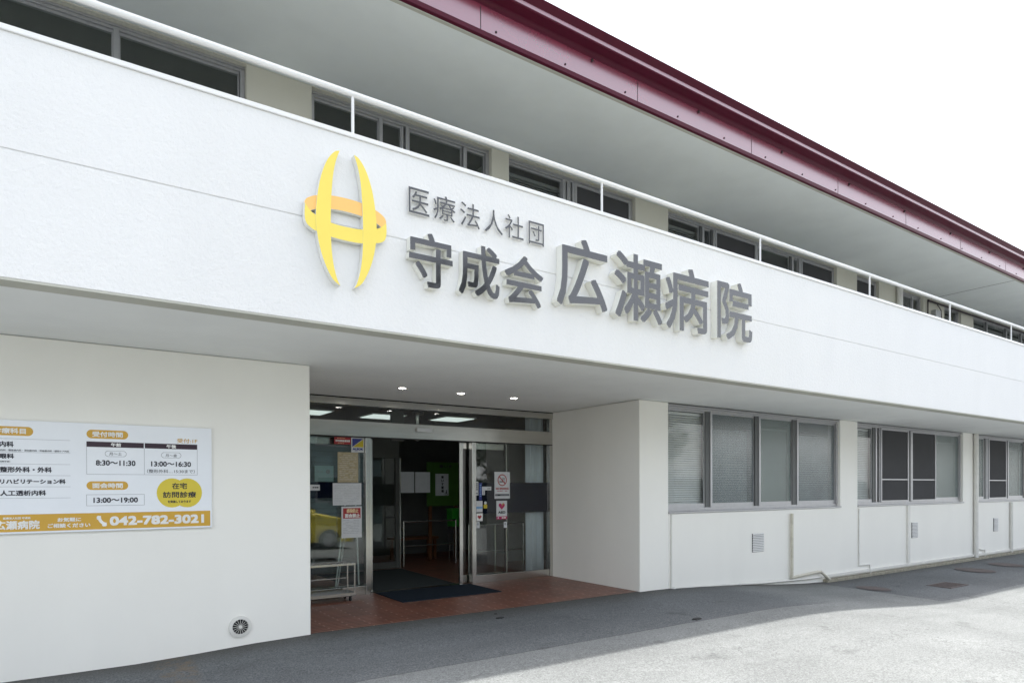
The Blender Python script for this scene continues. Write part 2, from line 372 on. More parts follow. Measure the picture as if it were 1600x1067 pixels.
GL = {}
def glyphs(s):
    if s not in GL:
        c = bpy.data.curves.new('t', 'FONT'); c.body = s; c.resolution_u = 3
        o = bpy.data.objects.new('t', c); COL.objects.link(o)
        dg = bpy.context.evaluated_depsgraph_get(); dg.update()
        me = bpy.data.meshes.new_from_object(o.evaluated_get(dg))
        vs = [(v.co.x, v.co.y) for v in me.vertices]; fs = [tuple(p.vertices) for p in me.polygons]
        bpy.data.objects.remove(o); bpy.data.curves.remove(c); bpy.data.meshes.remove(me)
        x0 = min(v[0] for v in vs); x1 = max(v[0] for v in vs); z0 = min(v[1] for v in vs); z1 = max(v[1] for v in vs)
        GL[s] = ([((a - x0) / (x1 - x0), (b - z0) / (z1 - z0)) for a, b in vs], fs)
    return GL[s]
def text(mb, s, x0, x1, z0, z1, y, bold=0.0, m=0, depth=0.0, ms=None):
    """writing fitted into a box on a facade-parallel plane; bold = extra stroke width, depth = built-up letter"""
    vs, fs = glyphs(s); b = bold / 2
    x0 += b; x1 -= b; z0 += b; z1 -= b
    offs = [(0, 0)] if not bold else [(-b, -b), (b, -b), (-b, b), (b, b), (0, 0)]
    for k, (dx, dz) in enumerate(offs):
        dx *= 1 - 0.05 * k; dz *= 1 - 0.05 * ((k * 2) % 5)
        yy = y - 0.00025 * k
        pts = [(x0 + u * (x1 - x0) + dx, yy, z0 + v * (z1 - z0) + dz) for u, v in vs]
        mb.add(pts, fs, m)
        if depth:
            cnt = {}
            for f in fs:
                for i in range(len(f)):
                    e = (f[i], f[(i + 1) % len(f)]); cnt[e] = 1
            rim = [e for e in cnt if (e[1], e[0]) not in cnt]
            q = []; ff = []
            for a, c in rim:
                o = len(q); pa, pc = pts[a], pts[c]
                q += [pa, pc, (pc[0], y + depth, pc[2]), (pa[0], y + depth, pa[2])]; ff.append((o + 1, o, o + 3, o + 2))
            mb.add(q, ff, ms if ms is not None else m)
    return mb
def rounded(x0, x1, z0, z1, r=None, n=8):
    r = (z1 - z0) / 2 if r is None else r; P = []
    for cx, cz, a0 in ((x1 - r, z1 - r, 0), (x0 + r, z1 - r, 90), (x0 + r, z0 + r, 180), (x1 - r, z0 + r, 270)):
        for i in range(n + 1):
            a = R(a0 + 90 * i / n); P.append((cx + r * math.cos(a), cz + r * math.sin(a)))
    return P
def disc(cx, cz, rx, rz=None, n=28):
    rz = rx if rz is None else rz
    return [(cx + rx * math.cos(2 * math.pi * i / n), cz + rz * math.sin(2 * math.pi * i / n)) for i in range(n)]
def flat(mb, poly, y, m=0):
    n = len(poly); area = sum(poly[i][0] * poly[(i + 1) % n][1] - poly[(i + 1) % n][0] * poly[i][1] for i in range(n))
    if area < 0: poly = poly[::-1]
    return mb.add([(x, y, z) for x, z in poly], [tuple(range(n))], m)
def outline(mb, poly, w, y, m=0):
    n = len(poly); cx = sum(p[0] for p in poly) / n; cz = sum(p[1] for p in poly) / n
    def inn(p):
        dx, dz = p[0] - cx, p[1] - cz
        return (p[0] - math.copysign(min(w, abs(dx)), dx) if abs(dx) > 1e-6 else p[0], p[1] - math.copysign(min(w, abs(dz)), dz) if abs(dz) > 1e-6 else p[1])
    q = [inn(p) for p in poly]
    vs = [(p[0], y, p[1]) for p in poly] + [(p[0], y, p[1]) for p in q]
    return mb.add(vs, [(i, (i + 1) % n, n + (i + 1) % n, n + i) for i in range(n)], m)

# ------------------------------------------------------------------ the ground
YW, YP, YD = 6.683, 4.879, 8.75            # wall face, balcony parapet face, entrance glazing
def sm(a, b, x):
    t = max(0, min(1, (x - a) / (b - a))); return t * t * (3 - 2 * t)
def ground_z(x, y):
    p = -0.255 * sm(7.0, 11.9, x) - 0.065 * (1 - sm(0.3, 2.0, x)) * sm(-3.0, -0.5, x) * sm(3, 6, y)
    s = -0.022 * min(max(6.7 - y, 0), 9.0)
    far = sm(26, 60, math.hypot(x - 6, y))
    return (p + s) * (1 - far) - 0.30 * far
xs = sorted(set([-900, -300, -120, -60, -30, -15] + [-10 + 0.5 * i for i in range(97)] + [2.06, 6.762, 45, 60, 90, 150, 300, 900]))
ys = sorted(set([-900, -300, -120, -60, -40, -30, -22] + [-16 + 1.0 * i for i in range(18)] + [1.5 + 0.25 * i for i in range(21)] + [6.73, 8.9, 12, 16, 24, 40, 90, 200, 900]))
g = MB(); nx = len(xs)
for yv in ys:
    for xv in xs: g.v.append((xv, yv, ground_z(xv, yv) - (0.06 if (yv > 6.74 and 2.06 < xv < 6.762) or yv > 7.2 else 0)))
for j in range(len(ys) - 1):
    for i in range(nx - 1): g.f.append((j * nx + i, j * nx + i + 1, (j + 1) * nx + i + 1, (j + 1) * nx + i)); g.m.append(0)
tag(g.build('ground', 'asphalt', smooth=True), None, None, kind='structure')
tag(MB().box(2.05, 6.775, 6.725, 8.80, -0.20, 0.002).build('entrance_paving', 'brick_tile'), None, None, kind='structure')

# ------------------------------------------------------------------ the hospital
H = thing('hospital_building', 'white two storey hospital with maroon eaves and long balcony', 'building', (6.76, 6.9, 0))
XL, XR = -7.0, 34.0
bm = MB()
bm.box(XL, 2.057, YW, YD + 0.3, -0.35, 2.749)                         # left of the entrance
bm.box(6.762, 7.358, YW, YD + 0.06, -0.35, 2.749)                       # pier right of the entrance
WIN = [(7.358, 12.04), (12.66, 17.335), (18.03, 22.70), (23.40, 28.07)]
P = [(7.358, -0.6), (XR, -0.6), (XR, 2.749)]
for a, b in reversed(WIN): P += [(b, 2.749), (b, 1.10), (a, 1.10)] + ([(a, 2.749)] if a > 7.4 else [])
bm.prism_xz(P, YW, YW + 0.25)
bm.build('wall', 'wall_paint', H, bevel=0.012)
# upper wall with window openings
UW = [(-3.6, 1.455), (2.087, 4.27), (4.52, 6.69), (7.361, 11.93), (12.637, 13.48), (14.458, 15.366), (16.36, 17.23), (17.893, 22.3), (23.0, 27.4), (28.1, 32.5)]
ub = MB(); prev = XL
for a, b in UW:
    ub.box(prev, a, YW, YW + 0.22, 3.0, 5.61); ub.box(a, b, YW + 0.001, YW + 0.22, 5.600, 5.61); ub.box(a, b, YW + 0.001, YW + 0.22, 3.0, 3.75); prev = b
ub.box(prev, XR, YW, YW + 0.22, 3.0, 5.61)
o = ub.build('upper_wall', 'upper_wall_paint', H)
# closed rooms behind, so that the windows look into the dark
ib = MB()
ib.box(7.40, XR, 11.0, 11.1, -0.3, 2.75); ib.box(XL, XR, 10.6, 10.7, 3.0, 5.6)
ib.box(XL - 0.1, XL, YW, 14.2, -0.3, 6.2); ib.box(XR, XR + 0.1, YW, 14.2, -0.3, 6.2); ib.box(XL, XR, 14.2, 14.3, -0.3, 6.2)
ib.box(8.3, 8.4, YW + 0.3, 11.0, -0.3, 2.75) if False else None
for xx in (12.3, 17.65, 23.05): ib.box(xx, xx + 0.1, YW + 0.26, 11.0, -0.3, 2.75)
for xx in (1.7, 4.4, 7.0, 12.2, 13.9, 17.5, 22.6): ib.box(xx, xx + 0.1, YW + 0.23, 10.6, 3.0, 5.6)
ib.box(7.40, XR, YW + 0.26, 11.0, -0.12, -0.02)
ib.build('room_partition', 'room_paint', H)
# entrance hall shell
hb = MB()
hb.box(2.06, 2.16, YD + 0.31, 14.1, -0.1, 2.72); hb.box(8.2, 8.3, YD + 0.10, 14.1, -0.1, 2.72); hb.box(2.06, 8.3, 13.6, 13.7, -0.1, 2.72)
hb.box(6.77, 8.3, YD + 0.08, YD + 0.16, -0.1, 2.72)
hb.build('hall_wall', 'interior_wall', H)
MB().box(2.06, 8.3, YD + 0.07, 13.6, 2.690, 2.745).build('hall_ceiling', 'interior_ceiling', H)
MB().box(2.06, 8.3, 8.80, 13.6, -0.12, -0.004).build('hall_floor', 'brick_tile', H)
# balcony slab, its soffit, the parapet and its cap
sb = MB(); sb.box(XL, XR, 5.062, 14.2, 2.752, 3.0); sb.build('balcony_soffit', 'soffit_paint', H)
pb = MB(); pb.box(XL, XR, YP, 5.04, 2.749, 3.505); pb.box(XL, XR, YP, 5.04, 3.514, 4.203); pb.box(XL, XR, YP + 0.004, 5.04, 3.505, 3.514)
pp = pb.build('parapet', 'parapet_stucco', H, bevel=0.004)
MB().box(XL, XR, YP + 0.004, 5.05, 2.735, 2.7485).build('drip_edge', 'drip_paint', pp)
MB().box(XL, XR, YP - 0.014, 5.06, 4.2035, 4.238).build('coping', 'white_paint', pp, bevel=0.004)
# handrail
rb = MB(); rb.tube((XL, 4.95, 4.586), (XR, 4.95, 4.586), 0.024, 14)
rail = rb.build('handrail', 'white_paint', H, smooth=True)
for k in range(-3, 13):
    x = 1.868 + 2.613 * k
    if XL < x < XR: MB().tube((x, 4.95, 4.236), (x, 4.95, 4.57), 0.0125, 10).build('post', 'white_paint', rail, smooth=True)
# eaves
prof = [(5.10, 5.612), (5.074, 5.618), (5.066, 5.655), (5.088, 5.66), (5.088, 5.885)]
for i in range(1, 6):
    a = R(90 * i / 5); prof.append((5.038 + 0.05 * math.cos(a), 5.885 + 0.055 * math.sin(a)))
prof += [(4.945, 5.944), (4.94, 5.95), (4.94, 5.994), (4.936, 5.998), (4.882, 6.036), (4.878, 6.044), (14.4, 7.75), (14.4, 7.6), (5.6, 5.99), (5.14, 5.90), (5.14, 5.612)]
rf = MB(); rf.prism_yz(prof, XL - 0.3, XR + 0.3)
roof = rf.build('roof', 'maroon_shaded', H)
MB().box(XL - 0.3, XR + 0.3, 5.0845, 5.0875, 5.662, 5.895).build('fascia', 'maroon', roof)
MB().box(XL - 0.3, XR + 0.3, 4.9375, 4.9395, 5.956, 5.992).build('gutter_lip', 'maroon', roof)  # paler strip laid on the lip to paint its sky shine
for k in range(2, 30):
    x = -0.8 + 0.82 * k
    q = MB(); q.ball((x, 5.083, 5.705), 0.011, n=6, k=4); q.build('fascia_bolt', 'bolt_dark', roof)
    if k % 2 == 0: q = MB(); q.ball((x + 0.35, 5.080, 5.868), 0.019, n=6, k=4); q.build('fascia_bolt', 'bolt_dark', roof)
for k in range(0, 12):
    x = -0.85 + 1.99 * k; MB().box(x, x + 0.007, 5.0828, 5.0842, 5.663, 5.882).build('fascia_seam', 'bolt_dark', roof)
es = MB(); es.box(XL, XR, 5.145, YW + 0.22, 5.6125, 5.66)
eo = es.build('eave_soffit', 'eave_paint', H)
for x in (15.7, 24.0): MB().box(x, x + 0.008, 5.15, YW, 5.609, 5.6123).build('soffit_joint', 'dark_gap', eo)
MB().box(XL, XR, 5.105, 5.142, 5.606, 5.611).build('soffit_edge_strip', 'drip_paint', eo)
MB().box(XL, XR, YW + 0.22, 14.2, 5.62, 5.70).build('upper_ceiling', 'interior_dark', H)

# ---- windows
def blinds(parent, x0, x1, z0, z1, y, pitch=0.035, mat='blind_slat'):
    b = MB(); n = int((z1 - z0) / pitch)
    for i in range(n):
        z = z0 + pitch * (i + 0.5)
        b.add([(x0, y - 0.008, z - 0.015), (x1, y - 0.008, z - 0.015), (x1, y + 0.008, z + 0.014), (x0, y + 0.008, z + 0.014)], [(0, 1, 2, 3)])
    for f in (0.12, 0.88): b.box(x0 + f * (x1 - x0), x0 + f * (x1 - x0) + 0.006, y - 0.014, y - 0.012, z0, z1)
    b.box(x0, x1, y - 0.016, y + 0.016, z1 - 0.012, z1 + 0.03)
    return b.build('blind', mat, parent)
def window(x0, x1, z0, z1, panes, stiles, label=None, depth=0.06, sill=True, sash=0.045):
    hd = 0.058 if sill else 0.050
    """one framed opening: frame with all its stiles, then a pane / screen / blind for each light"""
    f = MB(); y0, y1 = YW + depth, YW + depth + 0.09
    f.box(x0, x1, y0 - (0.045 if sill else 0.012), y1, z1 - 0.022, z1 - 0.002)
    f.box(x0 + 0.002, x1 - 0.002, y0, y1, z1 - hd + 0.002, z1 - 0.0225); f.box(x0 + 0.003, x1 - 0.003, y0, y1, z0, z0 + 0.05)
    f.box(x0 + 0.001, x0 + 0.045, y0 - 0.012, y1, z0 + 0.052, z1 - hd); f.box(x1 - 0.045, x1 - 0.001, y0 - 0.012, y1, z0 + 0.052, z1 - hd)
    for a, b, dy in stiles:
        c = b - 0.045 if b - a > 0.075 else a
        f.box(c, b, y0 - 0.004 + dy, y1 - 0.008, z0 + 0.0505, z1 - hd + 0.0015)
        if c > a: f.box(a, c - 0.0005, y0 + 0.010 + dy, y1 - 0.009, z0 + 0.0505, z1 - hd + 0.0015, 1)
    if sill: f.box(x0 - 0.002, x1 + 0.012, YW - 0.018, y1, z0 - 0.026, z0 - 0.001)
    fo = f.build('window', ['aluminium', 'frame_shaded'], H, bevel=0.003)
    if label: fo['label'] = label
    for a, b, kind in panes:
        zz0, zz1 = z0 + 0.05, z1 - hd
        if kind == 'screen':
            q = MB(); q.box(a + 0.03, b - 0.03, y0 - 0.006, y0 - 0.004, zz0 + 0.03, zz1 - 0.03, 0)
            ys0, ys1 = y0 - 0.022, y0 - 0.002
            q.box(a, b, ys0, ys1, zz0, zz0 + 0.032, 1); q.box(a, b, ys0, ys1, zz1 - 0.032, zz1, 1)
            q.box(a, a + 0.032, ys0, ys1, zz0 + 0.033, zz1 - 0.033, 1); q.box(b - 0.032, b, ys0, ys1, zz0 + 0.033, zz1 - 0.033, 1)
            zm = zz0 + 0.30 * (zz1 - zz0); q.box(a + 0.033, b - 0.033, ys0 + 0.002, ys1, zm, zm + 0.022, 1)
            q.build('insect_screen', ['mesh_screen', 'aluminium'], fo)
            continue
        s = MB(); k = sash * 0.6
        s.box(a, b, y0 + 0.02, y0 + 0.05, zz0, zz0 + sash * 1.4); s.box(a, b, y0 + 0.02, y0 + 0.05, zz1 - k, zz1); s.box(a, a + 0.012, y0 + 0.021, y0 + 0.049, zz0 + sash * 1.4, zz1 - k); s.box(b - 0.012, b, y0 + 0.021, y0 + 0.049, zz0 + sash * 1.4, zz1 - k)
        s.build('sash', 'aluminium', fo)
        mat = {'blind': 'blind_glass', 'figured': 'figured_glass', 'frosted': 'frosted_glass', 'clear': 'clear_glass', 'green': 'clear_glass'}[kind]
        MB().box(a + 0.0125, b - 0.0125, y0 + 0.030, y0 + 0.036, zz0 + sash * 1.4 + 0.001, zz1 - k - 0.001).build('pane', mat, fo)
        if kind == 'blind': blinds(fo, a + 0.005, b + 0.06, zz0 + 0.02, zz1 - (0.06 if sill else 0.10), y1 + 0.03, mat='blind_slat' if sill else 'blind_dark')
        if kind == 'frosted' and sill: blinds(fo, a + 0.005, b + 0.01, zz0 + 0.02, zz1 - 0.20, y1 + 0.05, 0.030)
        if kind == 'figured' and sill:
            q = MB(); q.box(a + 0.01, b - 0.01, y1 + 0.06, y1 + 0.065, zz0 + 0.02, zz1 - 0.24); q.box(a + 0.01, b - 0.01, y1 + 0.05, y1 + 0.075, zz0 + 0.005, zz0 + 0.0195); q.build('pane_backing', 'backing_pale', fo)  # added pale sheet, imitates bright reflection below a dark pane top
        if kind == 'green': MB().box(a, b, y1 + 0.25, y1 + 0.27, zz0, zz1 - 0.12).build('curtain', 'leaf_curtain', fo)
    return fo
plain('leaf_curtain', (0.10, 0.20, 0.10), 0.8)
ZS, ZT = 1.128, 2.734
window(7.358, 12.04, ZS, ZT, [(7.41, 8.27, 'blind'), (8.42, 9.52, 'figured'), (9.655, 10.60, 'frosted'), (10.77, 11.99, 'figured')],
       [(8.27, 8.42, -0.004), (9.52, 9.655, -0.014), (10.60, 10.77, -0.004)], 'four light window with blinds in its first pane')
window(12.66, 17.335, ZS, ZT, [(12.71, 13.36, 'blind'), (13.64, 14.79, 'screen'), (14.935, 16.05, 'screen'), (16.08, 17.29, 'frosted')],
       [(13.36, 13.50, -0.004), (13.60, 13.64, 0.0), (14.79, 14.935, -0.014), (16.05, 16.08, 0.0)], 'window with two dark insect screens')
window(18.03, 22.70, ZS, ZT, [(18.08, 18.69, 'frosted'), (18.90, 20.00, 'screen'), (20.14, 21.2, 'frosted'), (21.36, 22.65, 'figured')],
       [(18.69, 18.84, 0.01), (18.84, 18.90, 0.0), (20.0, 20.14, -0.014), (21.2, 21.36, 0.0)])
window(23.40, 28.07, ZS, ZT, [(23.45, 24.5, 'figured'), (24.65, 25.65, 'frosted'), (25.8, 26.8, 'figured'), (26.95, 28.02, 'frosted')],
       [(24.5, 24.65, 0), (25.65, 25.8, -0.014), (26.8, 26.95, 0)])
UZ0, UZ1 = 3.76, 5.602
window(-3.6, 1.455, UZ0, UZ1, [(-3.55, -1.6, 'clear'), (-1.5, 0.355, 'clear'), (0.40, 1.405, 'clear')], [(-1.6, -1.5, 0), (0.355, 0.40, -0.006)], depth=0.07, sill=False)
wb = window(2.087, 4.27, UZ0, UZ1, [(2.13, 2.85, 'clear'), (2.89, 3.12, 'clear'), (3.21, 3.90, 'clear'), (3.965, 4.22, 'clear')],
       [(2.85, 2.89, 0), (3.12, 3.145, 0.012), (3.165, 3.21, -0.008), (3.92, 3.965, 0.01)], 'window with brown posts showing behind its glass', depth=0.07, sill=False)
for x in (2.42, 2.73, 2.95): MB().box(x, x + 0.045, YW + 0.5, YW + 0.55, 3.8, 5.45).build('inner_post', 'wood_brown', wb)
window(4.52, 6.69, UZ0, UZ1, [(4.565, 5.42, 'blind'), (5.62, 6.64, 'screen')], [(5.42, 5.47, -0.004), (5.50, 5.56, 0.004), (5.58, 5.62, -0.01)], depth=0.07, sill=False)
window(7.361, 11.93, UZ0, UZ1, [(7.41, 8.15, 'blind'), (8.25, 8.42, 'clear'), (8.50, 9.55, 'screen'), (9.62, 10.54, 'green'), (10.64, 10.80, 'clear'), (10.86, 11.88, 'screen')],
       [(8.15, 8.25, -0.004), (8.42, 8.50, -0.01), (9.55, 9.62, 0), (10.54, 10.64, -0.006), (10.80, 10.86, -0.01)], 'wide upper window with green curtain in one pane', depth=0.07, sill=False)
window(12.637, 13.48, UZ0, UZ1, [(12.69, 13.43, 'screen')], [], depth=0.07, sill=False)
window(14.458, 15.366, UZ0, UZ1, [(14.51, 15.0, 'clear'), (15.05, 15.32, 'clear')], [(15.0, 15.05, 0)], depth=0.07, sill=False)
window(16.36, 17.23, UZ0, UZ1, [(16.41, 17.18, 'clear')], [], depth=0.07, sill=False)
window(17.893, 22.3, UZ0, UZ1, [(17.94, 18.8, 'clear'), (18.9, 20.0, 'clear'), (20.1, 21.0, 'clear'), (21.1, 22.25, 'clear')], [(18.8, 18.9, 0), (20.0, 20.1, 0), (21.0, 21.1, 0)], depth=0.07, sill=False)
window(23.0, 27.4, UZ0, UZ1, [(23.05, 25.1, 'clear'), (25.2, 27.35, 'clear')], [(25.1, 25.2, 0)], depth=0.07, sill=False)
window(28.1, 32.5, UZ0, UZ1, [(28.15, 30.2, 'clear'), (30.3, 32.45, 'clear')], [(30.2, 30.3, 0)], depth=0.07, sill=False)

# ---- pipes and vents on the right-hand wall
def pipe(pts, r, mat, label=None):
    o = MB().path(pts, r, 12).build('downpipe', mat, H, smooth=True)
    if label: o['label'] = label
    return o
yp = YW - 0.03
pipe([(7.405, YW - 0.012, 1.09), (7.405, YW - 0.012, -0.005)], 0.012, 'pipe_white')
pipe([(10.42, yp - 0.01, 1.03), (10.42, yp - 0.01, -0.085), (11.22, yp - 0.01, -0.045), (11.30, yp - 0.02, -0.05), (11.52, yp - 0.06, -0.20)], 0.025, 'pipe_beige', 'weathered beige drainpipe bending along the wall foot')
pipe([(12.68, YW - 0.014, 1.07), (12.68, YW - 0.014, -0.03), (13.05, YW - 0.03, -0.035), (13.05, YW - 0.05, -0.24)], 0.014, 'pipe_white')
MB().box(14.60, 14.70, YW - 0.035, YW + 0.002, -0.16, 1.09).build('pipe_cover', 'pipe_white', H, bevel=0.004)
pipe([(17.90, YW - 0.055, 2.74), (17.90, YW - 0.055, -0.20)], 0.050, 'pipe_white', 'thick white downpipe reaching the soffit')
pipe([(18.2, YW - 0.02, -0.03), (18.45, YW - 0.03, -0.05), (18.45, YW - 0.05, -0.26)], 0.016, 'pipe_white')
pipe([(20.08, YW - 0.04, 1.08), (20.08, YW - 0.04, -0.20)], 0.035, 'pipe_white')
b = MB(); b.path([(7.42, YW - 0.03, -0.015), (8.6, YW - 0.03, -0.055), (9.6, YW - 0.03, -0.11), (10.9, YW - 0.03, -0.145), (11.35, YW - 0.03, -0.15)], 0.016, 10)
b.ball((7.43, YW - 0.03, -0.012), 0.032); b.ball((9.0, YW - 0.03, -0.077), 0.024)
b.build('conduit', 'pipe_white', H, smooth=True)
MB().box(11.50, XR, YW - 0.04, YW + 0.001, -0.175, -0.125).build('cable_trunking', 'pipe_white', H, bevel=0.004)
tag(MB().box(11.45, XR, YW - 0.09, YW + 0.10, -0.45, -0.20).build('kerb', 'concrete', bevel=0.01), None, None, kind='structure')
def louvre(x0, x1, z0, z1, n=11):
    q = MB(); q.box(x0, x1, YW - 0.004, YW + 0.001, z0, z1, 1)
    p = (z1 - z0) / n
    for i in range(n):
        z = z0 + p * i
        q.add([(x0, YW - 0.0045, z + p), (x0, YW - 0.022, z + p * 0.35), (x1, YW - 0.022, z + p * 0.35), (x1, YW - 0.0045, z + p)], [(0, 1, 2, 3)], 0)
        q.add([(x0, YW - 0.022, z + p * 0.35), (x0, YW - 0.020, z + p * 0.22), (x1, YW - 0.020, z + p * 0.22), (x1, YW - 0.022, z + p * 0.35)], [(0, 1, 2, 3)], 0)
    q.build('wall_vent', ['white_paint', 'dark_gap'], H)
louvre(9.352, 9.664, 0.415, 0.725); louvre(14.818, 15.09, 0.40, 0.73); louvre(19.05, 19.33, 0.37, 0.70)
# round vent in the left-hand wall
cx, cz = 1.374, 0.164
vb = MB(); n = 28
ring = []
for rr, yy in ((0.106, YW + 0.001), (0.104, YW - 0.016), (0.074, YW - 0.022), (0.070, YW - 0.004)):
    ring.append([(cx + rr * math.cos(2 * math.pi * i / n), yy, cz + rr * math.sin(2 * math.pi * i / n)) for i in range(n)])
vs = [p for r_ in ring for p in r_]
vb.add(vs, [(k * n + i, k * n + (i + 1) % n, (k + 1) * n + (i + 1) % n, (k + 1) * n + i) for k in range(3) for i in range(n)], 0)
flat(vb, disc(cx, cz, 0.071, n=n), YW - 0.005, 1)
for i in range(16):
    a = 2 * math.pi * i / 16
    vb.tube((cx + 0.012 * math.cos(a), YW - 0.016, cz + 0.012 * math.sin(a)), (cx + 0.072 * math.cos(a), YW - 0.012, cz + 0.072 * math.sin(a)), 0.0018, 6, 0)
vb.prism_xz(disc(cx, cz, 0.015, n=16), YW - 0.022, YW - 0.008, 0)
vb.build('round_vent', ['pipe_white', 'dark_gap'], H)['label'] = 'round ventilation cap with radiating vanes'
# services on the balcony wall
e = MB(); e.path([(14.19, YW - 0.06, 5.58), (14.19, YW - 0.06, 3.4)], 0.06, 10); e.build('balcony_downpipe', 'pipe_white', H, smooth=True)
e = MB(); e.box(15.72, 15.96, YW - 0.10, YW, 4.9, 5.36); e.build('service_box', 'aluminium', H, bevel=0.006)
e = MB(); e.path([(15.5, YW - 0.03, 5.55), (15.5, YW - 0.03, 3.6)], 0.014, 8); e.path([(15.9, YW - 0.05, 5.5), (16.08, YW - 0.05, 5.4), (16.12, YW - 0.05, 5.1), (15.98, YW - 0.05, 4.9)], 0.010, 8)
e.path([(15.45, YW - 0.06, 5.52), (26.0, YW - 0.06, 5.52)], 0.022, 8); e.box(15.40, 15.62, YW - 0.12, YW - 0.02, 5.16, 5.20)
e.build('balcony_conduit', 'bolt_dark', H)

# ---- entrance front
D = MB()
D.box(2.058, 6.760, YD - 0.06, YD + 0.06, 2.640, 2.735)              # head rail
D.box(2.058, 6.760, YD - 0.045, YD + 0.05, 2.210, 2.425)              # door operator housing
head = D.build('entrance_frame', 'stainless', H, bevel=0.004)
q = MB(); q.box(2.058, 6.760, YD - 0.062, YD - 0.02, 2.736, 2.747); q.box(2.058, 6.760, YD - 0.047, YD, 2.200, 2.2095); q.build('shadow_gap', 'dark_gap', head)
MB().box(4.236, 4.488, YD - 0.085, YD - 0.046, 2.315, 2.372).build('door_sensor', 'paper', head, bevel=0.006)
MB().box(5.245, 6.70, YD - 0.05, YD - 0.046, 2.212, 2.423).build('bronze_panel', 'bronze', head) if False else None
for x, wd in ((3.455, 0.072), (5.185, 0.072), (6.700, 0.059), (2.060, 0.06)): MB().box(x, x + wd, YD - 0.05, YD + 0.05, 0.0, 2.198).build('mullion', 'stainless', head, bevel=0.003)
for x, wd in ((6.700, 0.059), (2.060, 0.06)): MB().box(x, x + wd, YD - 0.04, YD + 0.04, 2.427, 2.638).build('mullion', 'stainless', head, bevel=0.003)
for a, b in ((2.121, 3.454), (5.258, 6.699)): MB().box(a, b, YD - 0.03, YD + 0.03, 0.002, 0.125).build('kick_rail', 'stainless', head, bevel=0.003)
q = MB(); q.box(2.121, 3.454, YD - 0.005, YD + 0.005, 0.126, 2.199); q.build('sidelight', 'clear_glass', head)
q = MB(); q.box(5.258, 6.699, YD - 0.005, YD + 0.005, 0.126, 2.199); q.build('sidelight', 'clear_glass', head)
MB().box(2.121, 6.699, YD - 0.005, YD + 0.005, 2.426, 2.639).build('transom_glass', 'clear_glass', head)
MB().box(5.258, 6.699, YD + 0.006, YD + 0.009, 1.087, 1.574).build('glass_band', 'navy_film', head)['label'] = 'navy film band across the right sidelight'
MB().box(2.121, 3.454, YD + 0.006, YD + 0.009, 1.36, 1.574).build('glass_band', 'navy_film', head)
# the two sliding leaves, pushed open behind the sidelights
for x0, x1, lead in ((2.25, 3.61, 1), (5.04, 5.93, 0)):
    y0 = YD + 0.09; q = MB()
    q.box(x0, x0 + 0.035 if lead else x0 + 0.06, y0, y0 + 0.04, 0.01, 2.20); q.box(x1 - 0.06 if lead else x1 - 0.022, x1, y0, y0 + 0.04, 0.01, 2.20)
    q.box(x0 + 0.061, x1 - 0.061, y0 + 0.001, y0 + 0.039, 0.012, 0.13); q.box(x0 + 0.061, x1 - 0.061, y0 + 0.001, y0 + 0.039, 2.10, 2.198)
    leaf_ = q.build('sliding_door', 'stainless', H, bevel=0.003)
    MB().box(x0 + 0.061, x1 - 0.061, y0 + 0.016, y0 + 0.022, 0.131, 2.099).build('pane', 'clear_glass', leaf_)
MB().box(3.60, 5.05, YD - 0.04, YD + 0.14, -0.002, 0.008).build('threshold', 'stainless', H)
# things of the doorway seen above it, behind the transom
q = MB(); q.box(4.33, 4.375, YD + 0.15, YD + 0.19, 2.2, 2.69); q.box(4.29, 4.445, YD + 0.13, YD + 0.21, 2.58, 2.64, 1); q.build('hanging_sensor', ['steel_tube', 'black_plastic'], H)
MB().box(4.02, 4.22, YD + 0.35, YD + 0.40, 2.2, 2.64).build('operator_panel', 'interior_wall', H)
# soffit downlights and hall lights
for x in (3.494, 4.341, 5.196):
    q = MB(); ro, ri, z = 0.062, 0.046, 2.7515; n = 24
    A = [(x + ro * math.cos(2 * math.pi * i / n), 7.57 + ro * math.sin(2 * math.pi * i / n), z) for i in range(n)]
    B_ = [(x + ro * math.cos(2 * math.pi * i / n), 7.57 + ro * math.sin(2 * math.pi * i / n), z - 0.006) for i in range(n)]
    C_ = [(x + ri * math.cos(2 * math.pi * i / n), 7.57 + ri * math.sin(2 * math.pi * i / n), z - 0.006) for i in range(n)]
    q.add(A + B_ + C_, [(k * n + i, k * n + (i + 1) % n, (k + 1) * n + (i + 1) % n, (k + 1) * n + i) for k in range(2) for i in range(n)], 0)
    dl = q.build('downlight', 'steel_tube', H)
    MB().add([(x + ri * math.cos(2 * math.pi * i / n), 7.57 + ri * math.sin(2 * math.pi * i / n), z - 0.004) for i in range(n)], [tuple(range(n - 1, -1, -1))]).build('lamp', 'lamp_white', dl)
for x, y in ((4.32, 10.15), (5.50, 9.90), (3.10, 10.15), (5.0, 12.6)):
    q = MB(); q.box(x - 0.30, x + 0.30, y - 0.32, y + 0.32, 2.672, 2.6895); hl = q.build('ceiling_light', 'white_paint', H)
    MB().box(x - 0.27, x + 0.27, y - 0.29, y + 0.29, 2.664, 2.6715).build('diffuser', 'panel_light', hl)
# inner screen of the lobby
q = MB(); q.box(2.2, 5.14, 11.30, 11.36, 2.05, 2.69); q.box(5.07, 5.14, 11.295, 11.365, 0.0, 2.049); q.box(3.5, 3.56, 11.295, 11.365, 0.0, 2.049); q.box(3.561, 5.069, 11.31, 11.35, 0.0, 0.12)
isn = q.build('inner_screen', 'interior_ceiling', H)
MB().box(5.142, 5.165, 11.28, 11.37, 0.0, 2.049).build('edge_trim', 'steel_tube', isn)
MB().box(3.561, 5.069, 11.325, 11.331, 0.121, 2.048).build('pane', 'clear_glass', isn)
MB().box(2.17, 3.499, 11.325, 11.331, 0.0, 2.048).build('pane', 'clear_glass', isn)

